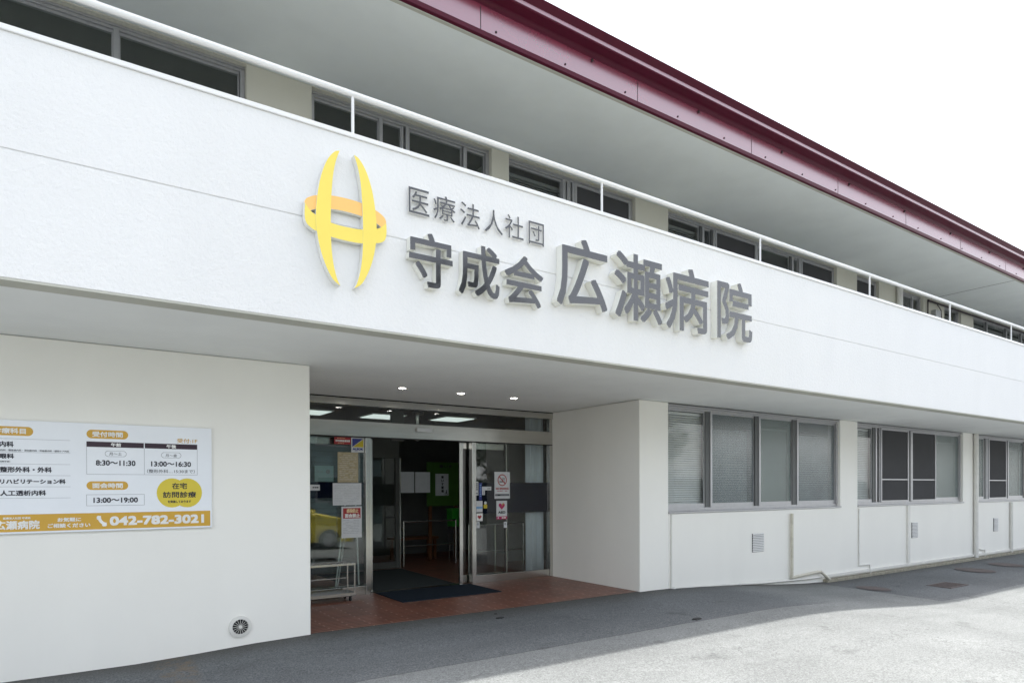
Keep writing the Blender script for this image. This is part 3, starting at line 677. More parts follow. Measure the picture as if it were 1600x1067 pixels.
# ------------------------------------------------------------------ the wall sign with opening hours
S = thing('information_sign', 'white information board with opening hours, gold headings and phone number', 'sign', (0, YW, 1.133))
YS = YW - 0.035
MB().box(-1.30, 1.122, YS, YW - 0.001, 1.133, 2.057).build('panel', 'sign_white', S, bevel=0.003)
T1 = YS - 0.0008; T2 = YS - 0.0016
def part_flat(name, polys, y, mat): 
    q = MB()
    for p in polys: flat(q, p, y)
    return q.build(name, mat, S)
part_flat('colour_band', [[(-1.285, 1.149), (1.107, 1.149), (1.107, 1.290), (-1.285, 1.290)]], T1, 'ink_gold')
for x0, x1, z0, z1 in ((-0.535, -0.228, 1.930, 2.004), (0.139, 0.446, 1.929, 2.003), (0.137, 0.444, 1.488, 1.561)):
    part_flat('heading_pill', [rounded(x0, x1, z0, z1)], T1, 'ink_gold')
q = MB()
for z in (1.904, 1.796, 1.701, 1.608, 1.515, 1.422): q.sheet(-0.53, 0.024, z - 0.0012, z + 0.0012, T1)
q.build('rule_line', 'ink_line', S)
q = MB()
q.sheet(0.138, 0.566, 1.856, 1.902, T1, 0); q.sheet(0.573, 0.999, 1.856, 1.902, T1, 0)
for x in (0.138, 0.5685, 0.9975): q.sheet(x, x + 0.0022, 1.623, 1.8555, T1, 1)
q.sheet(0.138, 0.9997, 1.6205, 1.6228, T1, 1)
outline(q, rounded(0.272, 0.433, 1.775, 1.826), 0.0022, T1, 1); outline(q, rounded(0.703, 0.865, 1.773, 1.824), 0.0022, T1, 1)
q.build('hours_table', ['ink_plum', 'ink_grey'], S)
q = MB(); outline(q, [(0.136, 1.351), (0.569, 1.351), (0.569, 1.448), (0.136, 1.448)], 0.0025, T1); q.build('visiting_hours_box', 'ink_grey', S)
part_flat('badge', [disc(0.789, 1.4575, 0.124, 0.1325), disc(0.9135, 1.4575, 0.124, 0.1325)][:1], T1, 'ink_badge')
part_flat('badge', [disc(0.9135, 1.4575, 0.124, 0.1325)], T1 - 0.0003, 'ink_badge')
# telephone receiver
arc = []
for i in range(13):
    a = R(170 + 95 * i / 12); arc.append((0.286 + 0.070 * math.cos(a), 1.254 + 0.074 * math.sin(a)))
for i in range(12, -1, -1):
    a = R(170 + 95 * i / 12); arc.append((0.286 + 0.046 * math.cos(a), 1.254 + 0.050 * math.sin(a)))
part_flat('telephone_icon', [arc], T2, 'ink_white')
q = MB(); flat(q, rounded(0.209, 0.237, 1.231, 1.264, 0.010, 4), T2 - 0.0003); flat(q, rounded(0.248, 0.283, 1.173, 1.201, 0.011, 4), T2 - 0.0004); q.build('telephone_icon', 'ink_white', S)
SIGN = [("診療科目", -0.489, -0.276, 1.945, 1.992, .0035, 'ink_white'), ("内科", -0.447, -0.356, 1.836, 1.883, .0035, 'ink_dark'), ("眼科", -0.448, -0.354, 1.743, 1.785, .0035, 'ink_dark'),
 ("整形外科・外科", -0.446, -0.104, 1.632, 1.678, .0035, 'ink_dark'), ("リハビリテーション科", -0.445, -0.01, 1.538, 1.579, .0035, 'ink_dark'), ("人工透析内科", -0.445, -0.144, 1.442, 1.487, .0035, 'ink_dark'),
 ("循環器内科・糖尿病内科・消化器内科・呼吸器内科・緩和ケア内科", -0.492, 0.016, 1.803, 1.820, .0008, 'ink_grey'), ("（白内障手術）", -0.475, -0.379, 1.712, 1.727, .0008, 'ink_grey'),
 ("受付時間", 0.18, 0.406, 1.943, 1.990, .0035, 'ink_white'), ("受付:1F", 0.832, 0.999, 1.913, 1.954, .001, 'ink_gold'),
 ("午前", 0.316, 0.392, 1.862, 1.895, .003, 'ink_white'), ("午後", 0.746, 0.824, 1.862, 1.895, .003, 'ink_white'),
 ("月～土", 0.303, 0.397, 1.786, 1.814, .0008, 'ink_grey'), ("月～金", 0.736, 0.831, 1.783, 1.811, .0008, 'ink_grey'),
 ("8:30～11:30", 0.205, 0.501, 1.697, 1.744, .0035, 'ink_dark'), ("13:00～16:30", 0.622, 0.946, 1.696, 1.742, .0035, 'ink_dark'),
 ("（整形外科…15:30まで）", 0.59, 0.977, 1.636, 1.671, .001, 'ink_grey'), ("面会時間", 0.178, 0.404, 1.502, 1.547, .0035, 'ink_white'),
 ("13:00～19:00", 0.186, 0.518, 1.376, 1.421, .0035, 'ink_dark'), ("在宅", 0.789, 0.912, 1.493, 1.549, .003, 'ink_dark'), ("訪問診療", 0.715, 0.987, 1.413, 1.469, .003, 'ink_dark'),
 ("を実施しております", 0.754, 0.945, 1.366, 1.391, .0015, 'ink_dark'), ("広瀬病院", -0.483, -0.188, 1.168, 1.241, .005, 'ink_white'),
 ("医療法人社団 守成会", -0.427, -0.248, 1.251, 1.270, .0015, 'ink_white'), ("お気軽に", -0.068, 0.098, 1.221, 1.257, .003, 'ink_white'),
 ("ご相談ください", -0.135, 0.163, 1.172, 1.209, .003, 'ink_white'), ("042-782-3021", 0.304, 1.054, 1.177, 1.259, .011, 'ink_white')]
for s, x0, x1, z0, z1, bd, mt in SIGN: text(MB(), s, x0, x1, z0, z1, T2, bd).build('lettering', mt, S)

# ------------------------------------------------------------------ built-up letters and emblem on the parapet
def letters(name, label, items, proud, bold, thick=None, k=1.0):
    t = thing(name, label, 'sign', (items[0][1], YP, items[0][3]))
    for ch, x0, x1, z0, z1 in items:
        x0 *= k; x1 *= k; z0 = 1.5 + (z0 - 1.5) * k; z1 = 1.5 + (z1 - 1.5) * k
        text(MB(), ch, x0, x1, z0, z1, YP - proud, bold, 0, thick or proud - 0.002, 1).build('letter', ['letter_black', 'letter_side'], t)
letters('raised_lettering', 'top row of thin small dark letters reading 医療法人社団 above the larger ones', [("医", 2.289, 2.476, 3.723, 3.930), ("療", 2.512, 2.721, 3.723, 3.930), ("法", 2.765, 2.961, 3.723, 3.930), ("人", 3.010, 3.201, 3.723, 3.93), ("社", 3.223, 3.425, 3.721, 3.93), ("団", 3.481, 3.656, 3.718, 3.925)], 0.03, 0.0, 0.010, 1.0041)
letters('raised_lettering', 'medium bold raised letters reading 守成会 right of the yellow emblem', [("守", 2.267, 2.665, 3.127, 3.569), ("成", 2.722, 3.133, 3.126, 3.570), ("会", 3.182, 3.610, 3.122, 3.569)], 0.07, 0.012, None, 1.0063)
letters('raised_lettering', 'largest bold raised letters reading 広瀬病院', [("広", 3.742, 4.371, 3.190, 3.849), ("瀬", 4.463, 5.141, 3.176, 3.846), ("病", 5.180, 5.878, 3.168, 3.850), ("院", 6.022, 6.657, 3.170, 3.843)], 0.09, 0.017, None, 1.0084)
E_ = thing('emblem', 'yellow and orange raised emblem of two curved blades crossed by a ring', 'emblem', (1.757, YP, 3.01))
def dense(pts, n=4):
    """closed smooth curve through points, corners kept where it turns sharply"""
    out = []; L = len(pts)
    def corner(i):
        a = Vector(pts[i]) - Vector(pts[i - 1]); b = Vector(pts[(i + 1) % L]) - Vector(pts[i])
        return a.angle(b, 0) > R(62)
    for i in range(L):
        p1 = Vector(pts[i]); p2 = Vector(pts[(i + 1) % L])
        p0 = p1 if corner(i) else Vector(pts[i - 1]); p3 = p2 if corner((i + 1) % L) else Vector(pts[(i + 2) % L])
        for k in range(n):
            t = k / n
            out.append(tuple(0.5 * ((2 * p1) + (p2 - p0) * t + (2 * p0 - 5 * p1 + 4 * p2 - p3) * t * t + (3 * p1 - p0 - 3 * p2 + p3) * t ** 3)))
    return out
LB = [(1.701, 4.024), (1.664, 4.008), (1.617, 3.949), (1.580, 3.867), (1.549, 3.757), (1.528, 3.62), (1.520, 3.50), (1.527, 3.387), (1.552, 3.261), (1.593, 3.146), (1.645, 3.055), (1.702, 3.014), (1.679, 3.06), (1.655, 3.148), (1.640, 3.248), (1.633, 3.359), (1.631, 3.482), (1.634, 3.605), (1.640, 3.719), (1.651, 3.835), (1.672, 3.94)]
RBL = [(2 * 1.757 - x, z) for x, z in LB]
SCL = 1.0080
FR = [(1.442, 3.574), (1.438, 3.490), (1.448, 3.437), (1.476, 3.408), (1.522, 3.388), (1.635, 3.368), (1.757, 3.362), (1.877, 3.368), (1.987, 3.392), (2.040, 3.412), (2.066, 3.440), (2.077, 3.490), (2.075, 3.566), (2.035, 3.528), (1.992, 3.505), (1.878, 3.474), (1.757, 3.466), (1.636, 3.472), (1.520, 3.505), (1.478, 3.530)]
OR = [(1.442, 3.570), (1.446, 3.600), (1.470, 3.624), (1.528, 3.652), (1.637, 3.677), (1.757, 3.684), (1.878, 3.677), (1.988, 3.650), (2.046, 3.622), (2.070, 3.596), (2.074, 3.566), (2.036, 3.527), (1.992, 3.552), (1.878, 3.577), (1.757, 3.584), (1.636, 3.577), (1.523, 3.550), (1.480, 3.528)]
def em(p): return [(x * SCL, 1.5 + (z - 1.5) * SCL) for x, z in dense(p)]
MB().prism_xz(em(OR), YP - 0.053, YP - 0.012, 0, 1).build('ring_back', ['logo_orange', 'letter_side'], E_)
MB().prism_xz(em(FR), YP - 0.059, YP - 0.010, 0, 1).build('ring_front', ['logo_yellow', 'letter_side'], E_)
MB().prism_xz(em(LB), YP - 0.062, YP - 0.004, 0, 1).build('blade', ['logo_yellow', 'letter_side'], E_)
MB().prism_xz(em(RBL), YP - 0.062, YP - 0.004, 0, 1).build('blade', ['logo_yellow', 'letter_side'], E_)

# ------------------------------------------------------------------ notices on the entrance glass
YN = YD - 0.006
def notice(name, label, cat, x0, x1, z0, z1, mat='paper', y=None, group=None):
    y = YN if y is None else y
    t = thing(name, label, cat, ((x0 + x1) / 2, y, z0), group)
    MB().box(x0, x1, y - 0.0015, y, z0, z1).build('sheet', mat, t)
    t['y'] = y - 0.002
    return t, y - 0.0022
def lines(t, x0, x1, z0, z1, n, y, mat='ink_line', seed=1, th=0.35):
    rnd = random.Random(seed); q = MB(); h = (z1 - z0) / n
    for i in range(n):
        z = z1 - h * (i + 0.5); a = x0
        while a < x1 - 0.01:
            b = min(x1, a + rnd.uniform(0.015, 0.06)); 
            if rnd.random() < 0.8: q.sheet(a, b, z - h * th / 2, z + h * th / 2, y)
            a = b + 0.006
    q.build('print', mat, t)
t, y = notice('sticker', 'red rectangular sticker with pale writing at the sidelight top', 'sticker', 3.02, 3.256, 2.098, 2.196, 'ink_red')
text(MB(), "非常通報装置設置", 3.035, 3.242, 2.130, 2.160, y, .002).build('lettering', 'ink_white', t); lines(t, 3.06, 3.21, 2.172, 2.188, 1, y, 'ink_cream', 3); lines(t, 3.07, 3.20, 2.104, 2.118, 1, y, 'ink_cream', 4)
t, y = notice('sticker', 'square sticker split diagonally into blue and yellow with ALSOK lettering', 'sticker', 3.261, 3.449, 1.991, 2.196, 'paper')
flat(MB(), [(3.275, 2.182), (3.275, 2.065), (3.435, 2.182)], y).build('emblem', 'ink_blue', t)
flat(MB(), [(3.437, 2.178), (3.283, 2.065), (3.437, 2.065)], y).build('emblem', 'ink_yellow', t)
text(MB(), "ALSOK", 3.278, 3.434, 2.022, 2.054, y, .006).build('lettering', 'ink_blue', t); lines(t, 3.31, 3.40, 2.004, 2.014, 1, y, 'ink_blue', 5)
t, y = notice('notice', 'crinkled tan paper notice in a clear sleeve on the left sidelight', 'notice', 3.067, 3.36, 1.574, 1.990, 'paper_tan')
lines(t, 3.09, 3.34, 1.60, 1.96, 13, y, 'pipe_beige', 6, 0.22)
t, y = notice('notice', 'wide white paper notice with faint print below the tan one', 'notice', 2.997, 3.405, 1.259, 1.564)
lines(t, 3.02, 3.38, 1.28, 1.55, 12, y, 'ink_line', 7, 0.14)
t, y = notice('notice', 'small white label at the left end of the left sidelight', 'notice', 2.60, 2.819, 1.464, 1.542)
lines(t, 2.69, 2.80, 1.49, 1.52, 1, y, 'ink_dark', 8, 0.6)
t, y = notice('notice', 'pale teal sheet with grey disc behind the left sidelight', 'notice', 2.767, 3.028, 1.585, 1.80, 'teal_sheet', YD + 0.05)  # flat teal sheet set just behind the glass
flat(MB(), disc(2.95, 1.72, 0.03), y).build('picture', 'ink_grey', t); lines(t, 2.79, 2.88, 1.70, 1.74, 3, y, 'ink_grey', 9, 0.3)
t, y = notice('notice', 'white notice with red heading 面会禁止 on the left sidelight', 'notice', 3.117, 3.409, 0.806, 1.241)
MB().sheet(3.140, 3.392, 1.075, 1.218, y).build('heading', 'ink_red', t)
text(MB(), "面会禁止", 3.165, 3.38, 1.085, 1.142, y - .0005, .005).build('lettering', 'ink_white', t); text(MB(), "感染防止", 3.19, 3.36, 1.152, 1.210, y - .0005, .005).build('lettering', 'ink_cream', t)
lines(t, 3.14, 3.37, 0.86, 1.06, 9, y, 'ink_line', 10, 0.22)
t, y = notice('sticker', 'tall white strip label on the left sliding door edge', 'sticker', 3.520, 3.574, 1.27, 1.569, 'paper', YD + 0.104)
lines(t, 3.53, 3.565, 1.30, 1.54, 7, y, 'ink_dark', 11, 0.4)
t, y = notice('no_smoking_sign', 'white NO SMOKING sign with red ring on the right sidelight', 'sign', 5.62, 5.915, 1.318, 1.747)
cx, cz = 5.768, 1.615; q = MB(); n = 36
A = disc(cx, cz, 0.088, 0.094, n); B_ = disc(cx, cz, 0.073, 0.079, n)
q.add([(x, y, z) for x, z in A] + [(x, y, z) for x, z in B_], [(i, (i + 1) % n, n + (i + 1) % n, n + i) for i in range(n)])
q.add([(cx + dx, y - 0.0012, cz + dz) for dx, dz in ((-0.062, 0.048), (0.050, -0.066), (0.062, -0.054), (-0.050, 0.060))], [(0, 1, 2, 3)])
q.build('prohibition_ring', 'ink_red', t)
q = MB(); q.sheet(cx - 0.055, cx + 0.035, cz - 0.034, cz - 0.018, y - .0005); q.sheet(cx + 0.040, cx + 0.050, cz - 0.034, cz - 0.018, y - .0005)
for k in range(3): q.path([(cx + 0.01 + 0.018 * k, y - .0006, cz - 0.005), (cx + 0.004 + 0.02 * k, y - .0006, cz + 0.018), (cx + 0.014 + 0.016 * k, y - .0006, cz + 0.04)], 0.003, 5)
q.build('cigarette', 'ink_dark', t)
text(MB(), "NO SMOKING", 5.645, 5.89, 1.462, 1.496, y, .004).build('lettering', 'ink_red', t); lines(t, 5.67, 5.87, 1.432, 1.450, 1, y, 'ink_red', 12, .5)
MB().sheet(5.635, 5.90, 1.362, 1.392, y).build('heading', 'ink_dark', t); lines(t, 5.65, 5.885, 1.368, 1.386, 1, y - .0005, 'ink_line', 13, .5)
t, y = notice('aed_sign', 'white AED sign with red heart below the no smoking sign', 'sign', 5.655, 5.86, 0.989, 1.285)
hp = []
for i in range(30):
    a = 2 * math.pi * i / 30; hp.append((5.757 + 0.0037 * 16 * math.sin(a) ** 3, 1.200 + 0.0037 * (13 * math.cos(a) - 5 * math.cos(2 * a) - 2 * math.cos(3 * a) - math.cos(4 * a))))
flat(MB(), hp, y).build('heart', 'ink_magenta', t)
flat(MB(), [(5.752, 1.195), (5.768, 1.222), (5.762, 1.222), (5.800, 1.262), (5.786, 1.232), (5.795, 1.232)], y - .0005).build('bolt', 'ink_yellow', t)
text(MB(), "AED", 5.688, 5.828, 1.080, 1.120, y, .007).build('lettering', 'ink_dark', t)
MB().sheet(5.655, 5.86, 0.989, 1.035, y).build('heading', 'ink_magenta', t); lines(t, 5.68, 5.835, 1.0, 1.025, 1, y - .0005, 'ink_white', 14, .8)
t, y = notice('sticker', 'narrow upright white sticker with dark writing on the navy band', 'sticker', 5.271, 5.320, 1.375, 1.591); lines(t, 5.283, 5.308, 1.39, 1.575, 6, y, 'ink_dark', 15, .6)
t, y = notice('sticker', 'narrow upright blue sticker beside the white one', 'sticker', 5.333, 5.384, 1.300, 1.571, 'ink_blue'); lines(t, 5.346, 5.372, 1.35, 1.55, 7, y, 'ink_sky', 16, .5)
t, y = notice('sticker', 'grey label lying crosswise beside the blue sticker', 'sticker', 5.387, 5.559, 1.453, 1.511, 'paper'); lines(t, 5.44, 5.54, 1.47, 1.49, 1, y, 'ink_grey', 17, .6)
t, y = notice('sticker', 'small grey upright label under the crosswise label', 'sticker', 5.389, 5.440, 1.380, 1.4525, 'paper'); lines(t, 5.405, 5.425, 1.39, 1.44, 3, y, 'ink_grey', 18, .5)
t, y = notice('sticker', 'pale blue sticker with brighter blue stripe on the door stile side', 'sticker', 5.280, 5.395, 1.112, 1.289, 'paper'); MB().sheet(5.283, 5.392, 1.165, 1.20, y).build('stripe', 'ink_sky', t)
t = thing('sticker', 'little figure sticker with white head and yellow body', 'sticker', (5.45, YN, 1.168))
q = MB(); q.prism_xz(disc(5.45, 1.255, 0.024), YN - 0.0015, YN, 0); q.build('head', 'paper', t); MB().prism_xz(rounded(5.418, 5.482, 1.168, 1.232, 0.012, 4), YN - .0016, YN).build('body', 'ink_yellow', t)
t, y = notice('sticker', 'cream sticker with small heart under the pale blue one', 'sticker', 5.285, 5.398, 0.972, 1.094, 'ink_white')
flat(MB(), [(5.34 + (a - 5.757) * .6, 1.035 + (b - 1.2) * .6) for a, b in hp], y).build('heart', 'ink_red', t)
for x, z, w_ in ((5.279, 0.863, 'under the cream heart sticker'), (5.794, 0.850, 'under the AED sign')):
    t, y = notice('sticker', 'small pale round-cornered sticker ' + w_, 'sticker', x, x + 0.062, z, z + 0.098, 'paper'); flat(MB(), disc(x + .031, z + .062, .02), y).build('picture', 'ink_line', t)

# ------------------------------------------------------------------ things in and before the entrance
t = tag(MB().box(3.60, 5.14, 7.81, 8.71, 0.003, 0.016).build('doormat', 'mat_navy', bevel=0.004), 'dark navy rubber doormat on the brick tiles before the open door', 'doormat')
q = MB(); q.add([(3.55, 8.92, 0.001), (5.02, 8.92, 0.001), (5.12, 11.2, 0.001), (3.55, 11.2, 0.001), (3.55, 8.92, -0.003), (5.02, 8.92, -0.003), (5.12, 11.2, -0.003), (3.55, 11.2, -0.003)],
    [(0, 1, 2, 3), (7, 6, 5, 4), (0, 4, 5, 1), (1, 5, 6, 2), (2, 6, 7, 3), (3, 7, 4, 0)])
tag(q.build('carpet_mat', 'mat_grey'), 'grey carpet mat inside the open doorway', 'mat')
# umbrella rack
U = thing('umbrella_rack', 'steel umbrella rack on castors beside the left sidelight', 'umbrella rack', (2.66, 8.5, 0.0))
x0, x1, y0, y1 = 2.16, 3.16, 8.33, 8.62
q = MB()
q.box(x0, x1, y0, y0 + 0.02, 0.4750, 0.505); q.box(x0, x1, y1 - 0.02, y1, 0.475, 0.505); q.box(x0, x0 + 0.02, y0 + 0.021, y1 - 0.021, 0.476, 0.504); q.box(x1 - 0.02, x1, y0 + 0.021, y1 - 0.021, 0.476, 0.504)
for xx in (x0 + 0.001, x1 - 0.019):
    for yy in (y0 + 0.002, y1 - 0.020): q.box(xx, xx + 0.018, yy, yy + 0.018, 0.11, 0.4745)
q.box(x0 + 0.025, x1 - 0.025, y1 - 0.02, y1 - 0.01, 0.27, 0.282)
q.build('frame', 'steel_tube', U, bevel=0.002)
q = MB()
for k in range(9):
    c = x0 + 0.075 + 0.106 * k; n = 20
    for yy in (y0 + 0.085, y1 - 0.085):
        o_ = [(c + 0.045 * math.cos(2 * math.pi * i / n), yy + 0.050 * math.sin(2 * math.pi * i / n), 0.5) for i in range(n)]; i_ = [(c + 0.037 * math.cos(2 * math.pi * i / n), yy + 0.042 * math.sin(2 * math.pi * i / n), 0.5) for i in range(n)]
        o2 = [(a, b, 0.492) for a, b, _ in o_]; i2 = [(a, b, 0.492) for a, b, _ in i_]
        q.add(o_ + i_ + o2 + i2, [(i, (i + 1) % n, n + (i + 1) % n, n + i) for i in range(n)] + [(i, 2 * n + i, 2 * n + (i + 1) % n, (i + 1) % n) for i in range(n)] + [(n + (i + 1) % n, 3 * n + (i + 1) % n, 3 * n + i, n + i) for i in range(n)])
for yy in (y0 + 0.083, y1 - 0.087): q.box(x0 + 0.03, x1 - 0.03, yy, yy + 0.004, 0.490, 0.4935)
q.box(x0 + 0.5, x0 + 0.504, y0 + 0.03, y1 - 0.03, 0.490, 0.4934)
q.build('umbrella_holder', 'steel_tube', U)
q = MB(); q.box(x0, x1, y0, y1, 0.066, 0.072, 1); q.box(x0, x1, y0 - .001, y0 + 0.012, 0.0725, 0.115); q.box(x0, x1, y1 - 0.012, y1, 0.0725, 0.115); q.box(x0, x0 + .012, y0 + .0125, y1 - .0125, 0.0725, 0.114); q.box(x1 - .012, x1, y0 + .0125, y1 - .0125, 0.0725, 0.114)
q.build('drip_tray', ['steel_tube', 'black_plastic'], U)
for xx in (x0 + 0.06, x1 - 0.06):
    for yy in (y0 + 0.04, y1 - 0.04):
        q = MB(); q.tube((xx - 0.012, yy, 0.026), (xx + 0.012, yy, 0.026), 0.023, 14); q.box(xx - 0.016, xx + 0.016, yy - 0.012, yy + 0.012, 0.045, 0.0655); q.build('castor', 'rubber', U)
# grab rails of the lobby
def grab_rail(label, x0, x1, y, posts):
    g_ = thing('grab_rail', label, 'handrail', ((x0 + x1) / 2, y, 0), 'steel rails in the lobby')
    MB().path([(x0, y, 0.02), (x0, y, 0.86), (x1, y, 0.86), (x1, y, 0.02)], 0.017, 10).build('frame', 'steel_tube', g_, smooth=True)
    MB().tube((x0, y, 0.40), (x1, y, 0.40), 0.011, 8).build('mid_rail', 'steel_tube', g_, smooth=True)
    for p in posts: MB().tube((p, y, 0.0), (p, y, 0.85), 0.012, 8).build('post', 'steel_tube', g_, smooth=True)
grab_rail('bare steel rail standing deep in the dark doorway', 5.204, 6.319, 11.24, ())
grab_rail('bare steel rail behind the right sidelight beside the curtain', 5.62, 6.75, 9.55, (6.15,))
# curtain
q = MB(); nxx = 60
for zi in range(2):
    for i in range(nxx + 1):
        u = i / nxx; x = 6.425 + 0.335 * u + (0.0 if zi else 0.012 * math.sin(9 * u)); q.v.append((x, 8.985 + 0.045 * math.sin(u * 31) + 0.020 * math.sin(u * 13 + 1), 2.66 if zi else 0.03))
for i in range(nxx): q.f.append((i, i + 1, nxx + 2 + i, nxx + 1 + i)); q.m.append(0)
cu = q.build('curtain', 'curtain_cloth', smooth=True); so_ = cu.modifiers.new('thick', 'SOLIDIFY'); so_.thickness = 0.003
tag(cu, 'pale blue-grey pleated curtain hanging behind the right sidelight', 'curtain')
# notice board, papers, bin, bench
t = thing('notice_board', 'green notice board on the lobby wall inside the doorway', 'notice board', (6.47, 12.0, 1.1))
q = MB(); q.box(6.08, 6.86, 12.0, 12.03, 1.12, 2.02); q.build('board', 'board_green', t); q = MB(); q.box(6.14, 6.20, 12.031, 12.07, 0.0, 1.6); q.box(6.74, 6.80, 12.031, 12.07, 0.0, 1.6); q.build('stand', 'wood_brown', t)
text(MB(), "車いす", 6.36, 6.66, 1.90, 1.97, 11.998, .006).build('lettering', 'ink_dark', t)
t, y = notice('poster', 'white poster reading 車いす置場 pinned to the green board', 'poster', 6.265, 6.572, 1.33, 1.785, 'paper', 11.997)
for k, ch in enumerate("車いす置場"): text(MB(), ch, 6.40, 6.462, 1.685 - 0.072 * k, 1.742 - 0.072 * k, y, .006).build('lettering', 'ink_dark', t)
q = MB(); flat(q, disc(6.525, 1.432, 0.013), y); flat(q, [(6.51, 1.415), (6.535, 1.415), (6.535, 1.385), (6.556, 1.345), (6.546, 1.342), (6.528, 1.372), (6.51, 1.372)], y)
n = 24; A = disc(6.515, 1.365, 0.030, 0.030, n); B_ = disc(6.515, 1.365, 0.022, 0.022, n)
q.add([(x, y - .0004, z) for x, z in A] + [(x, y - .0004, z) for x, z in B_], [(i, (i + 1) % n, n + (i + 1) % n, n + i) for i in range(n)]); q.build('wheelchair_symbol', 'ink_dark', t)
for x0_, x1_, s_ in ((5.21, 5.52, 'left'), (5.545, 5.865, 'right')):
    notice('poster', 'plain pale sheet hanging in the dark doorway, %s one of the pair' % s_, 'poster', x0_, x1_, 1.40, 1.80, 'paper', 11.28 if False else 11.45, 'pair of pale sheets')
t = thing('waste_bin', 'bright green bin standing under the notice board', 'bin', (6.62, 11.8, 0))
q = MB(); q.prism_xz([(6.50, 0.70), (6.74, 0.70), (6.76, 1.04), (6.48, 1.04)], 11.68, 11.92); q.build('body', 'bin_green', t, bevel=0.01)
MB().box(6.47, 6.77, 11.66, 11.94, 1.041, 1.07).build('lid', 'bin_green', t, bevel=0.01); q = MB()
for a, b_ in ((6.52, 11.70), (6.70, 11.70), (6.52, 11.88), (6.70, 11.88)): q.box(a, a + .02, b_, b_ + .02, 0, 0.699)
q.build('stand', 'steel_tube', t)
t = thing('bench', 'brown wooden bench inside the dark doorway', 'bench', (6.0, 12.5, 0))
MB().box(5.5, 6.5, 12.3, 12.7, 0.42, 0.47).build('seat', 'wood_brown', t, bevel=0.01)
for a in (5.55, 6.40):
    for b_ in (12.33, 12.62): MB().box(a, a + .06, b_, b_ + .05, 0, 0.419).build('leg', 'wood_brown', t)
t = thing('poster_stand', 'thin white easel legs behind the left sidelight', 'easel', (3.25, 9.1, 0))
MB().tube((3.10, 8.98, 0.0), (3.28, 9.05, 1.25), 0.011, 8).build('leg', 'white_paint', t); MB().tube((3.46, 8.98, 0.0), (3.44, 9.05, 1.25), 0.011, 8).build('leg', 'white_paint', t); MB().tube((3.3, 9.45, 0.0), (3.34, 9.07, 1.2), 0.011, 8).build('leg', 'white_paint', t)
MB().box(3.16, 3.50, 9.02, 9.03, 0.80, 1.24).build('board', 'interior_dark', t)

# ------------------------------------------------------------------ small things on the ground
def cover(label, x, y, r, grate=False, sx=1.0):
    z = ground_z(x, y); t = thing('manhole_cover' if not grate else 'drain_grate', label, 'manhole cover' if not grate else 'drain', (x, y, z))
    n = 32; q = MB(); q.add([(sx * r * math.cos(2 * math.pi * i / n), r * math.sin(2 * math.pi * i / n), 0.008 + (ground_z(x + sx * r * math.cos(2 * math.pi * i / n), y + r * math.sin(2 * math.pi * i / n)) - z)) for i in range(n)], [tuple(range(n))])
    if not grate:
        q.build('lid', 'iron', t, local=True)
        q = MB(); 
        for rr in (r, r * 0.7):
            for i in range(n):
                a, b_ = 2 * math.pi * i / n, 2 * math.pi * (i + 1) / n
                P = [(rr * math.cos(a), rr * math.sin(a)), (rr * math.cos(b_), rr * math.sin(b_)), ((rr + .02) * math.cos(b_), (rr + .02) * math.sin(b_)), ((rr + .02) * math.cos(a), (rr + .02) * math.sin(a))]
                q.add([(u, v, 0.011 + ground_z(x + u, y + v) - z) for u, v in P], [(0, 1, 2, 3)])
        q.build('rim', 'iron', t, local=True)
    return t
cover('rusty round manhole cover nearest the beige drainpipe', 11.5, 5.80, 0.25)
cover('rusty round manhole cover further along the wall beyond the grate', 15.75, 5.85, 0.34)
cover('round manhole cover farthest along the wall', 17.4, 5.85, 0.32)
t = thing('drain_grate', 'rusty slotted drain grate set in the dark asphalt patch', 'drain', (13.1, 5.30, ground_z(13.1, 5.30)))
q = MB(); q.box(-0.36, 0.36, -0.20, -0.17, -0.02, 0.010); q.box(-0.36, 0.36, 0.17, 0.20, -0.02, 0.010); q.box(-0.36, -0.33, -0.169, 0.169, -0.02, 0.010); q.box(0.33, 0.36, -0.169, 0.169, -0.02, 0.010); q.build('frame', 'iron', t, local=True)
for k in range(14): MB().box(-0.315 + 0.046 * k, -0.293 + 0.046 * k, -0.168, 0.168, -0.02, 0.009).build('bar', 'iron', t, local=True)
MB().box(-0.33, 0.33, -0.17, 0.17, 0.001, 0.003).build('pit', 'dark_gap', t, local=True)
random.seed(9)
def blob(name, label, cat, x, y, r, mat, squash=0.5, h=0.012, seed=1):
    rnd = random.Random(seed); n = 14; z = ground_z(x, y); q = MB()
    top = [(r * (0.7 + 0.5 * rnd.random()) * math.cos(2 * math.pi * i / n) * 0.7, squash * r * (0.7 + 0.5 * rnd.random()) * math.sin(2 * math.pi * i / n) * 0.7, h) for i in range(n)]
    bot = [(a * 1.3, b_ * 1.3, -0.002) for a, b_, c in top]
    q.add(top + bot, [tuple(range(n))] + [(n + i, n + (i + 1) % n, (i + 1) % n, i) for i in range(n)])
    o = q.build(name, mat); o.location = (x, y, z); return tag(o, label, cat, kind='thing')
blob('debris', 'dark scrap lying on the asphalt before the brick tiles', 'debris', 4.12, 6.30, 0.06, 'rubber', 0.6, 0.012, 3)
blob('debris', 'dark scrap on the patch seam before the white pier', 'debris', 6.03, 5.05, 0.10, 'rubber', 0.5, 0.012, 5)
blob('debris', 'tiny dark crumb beside the larger scrap near the brick tiles', 'debris', 4.20, 6.52, 0.022, 'rubber', 0.6, 0.008, 6)

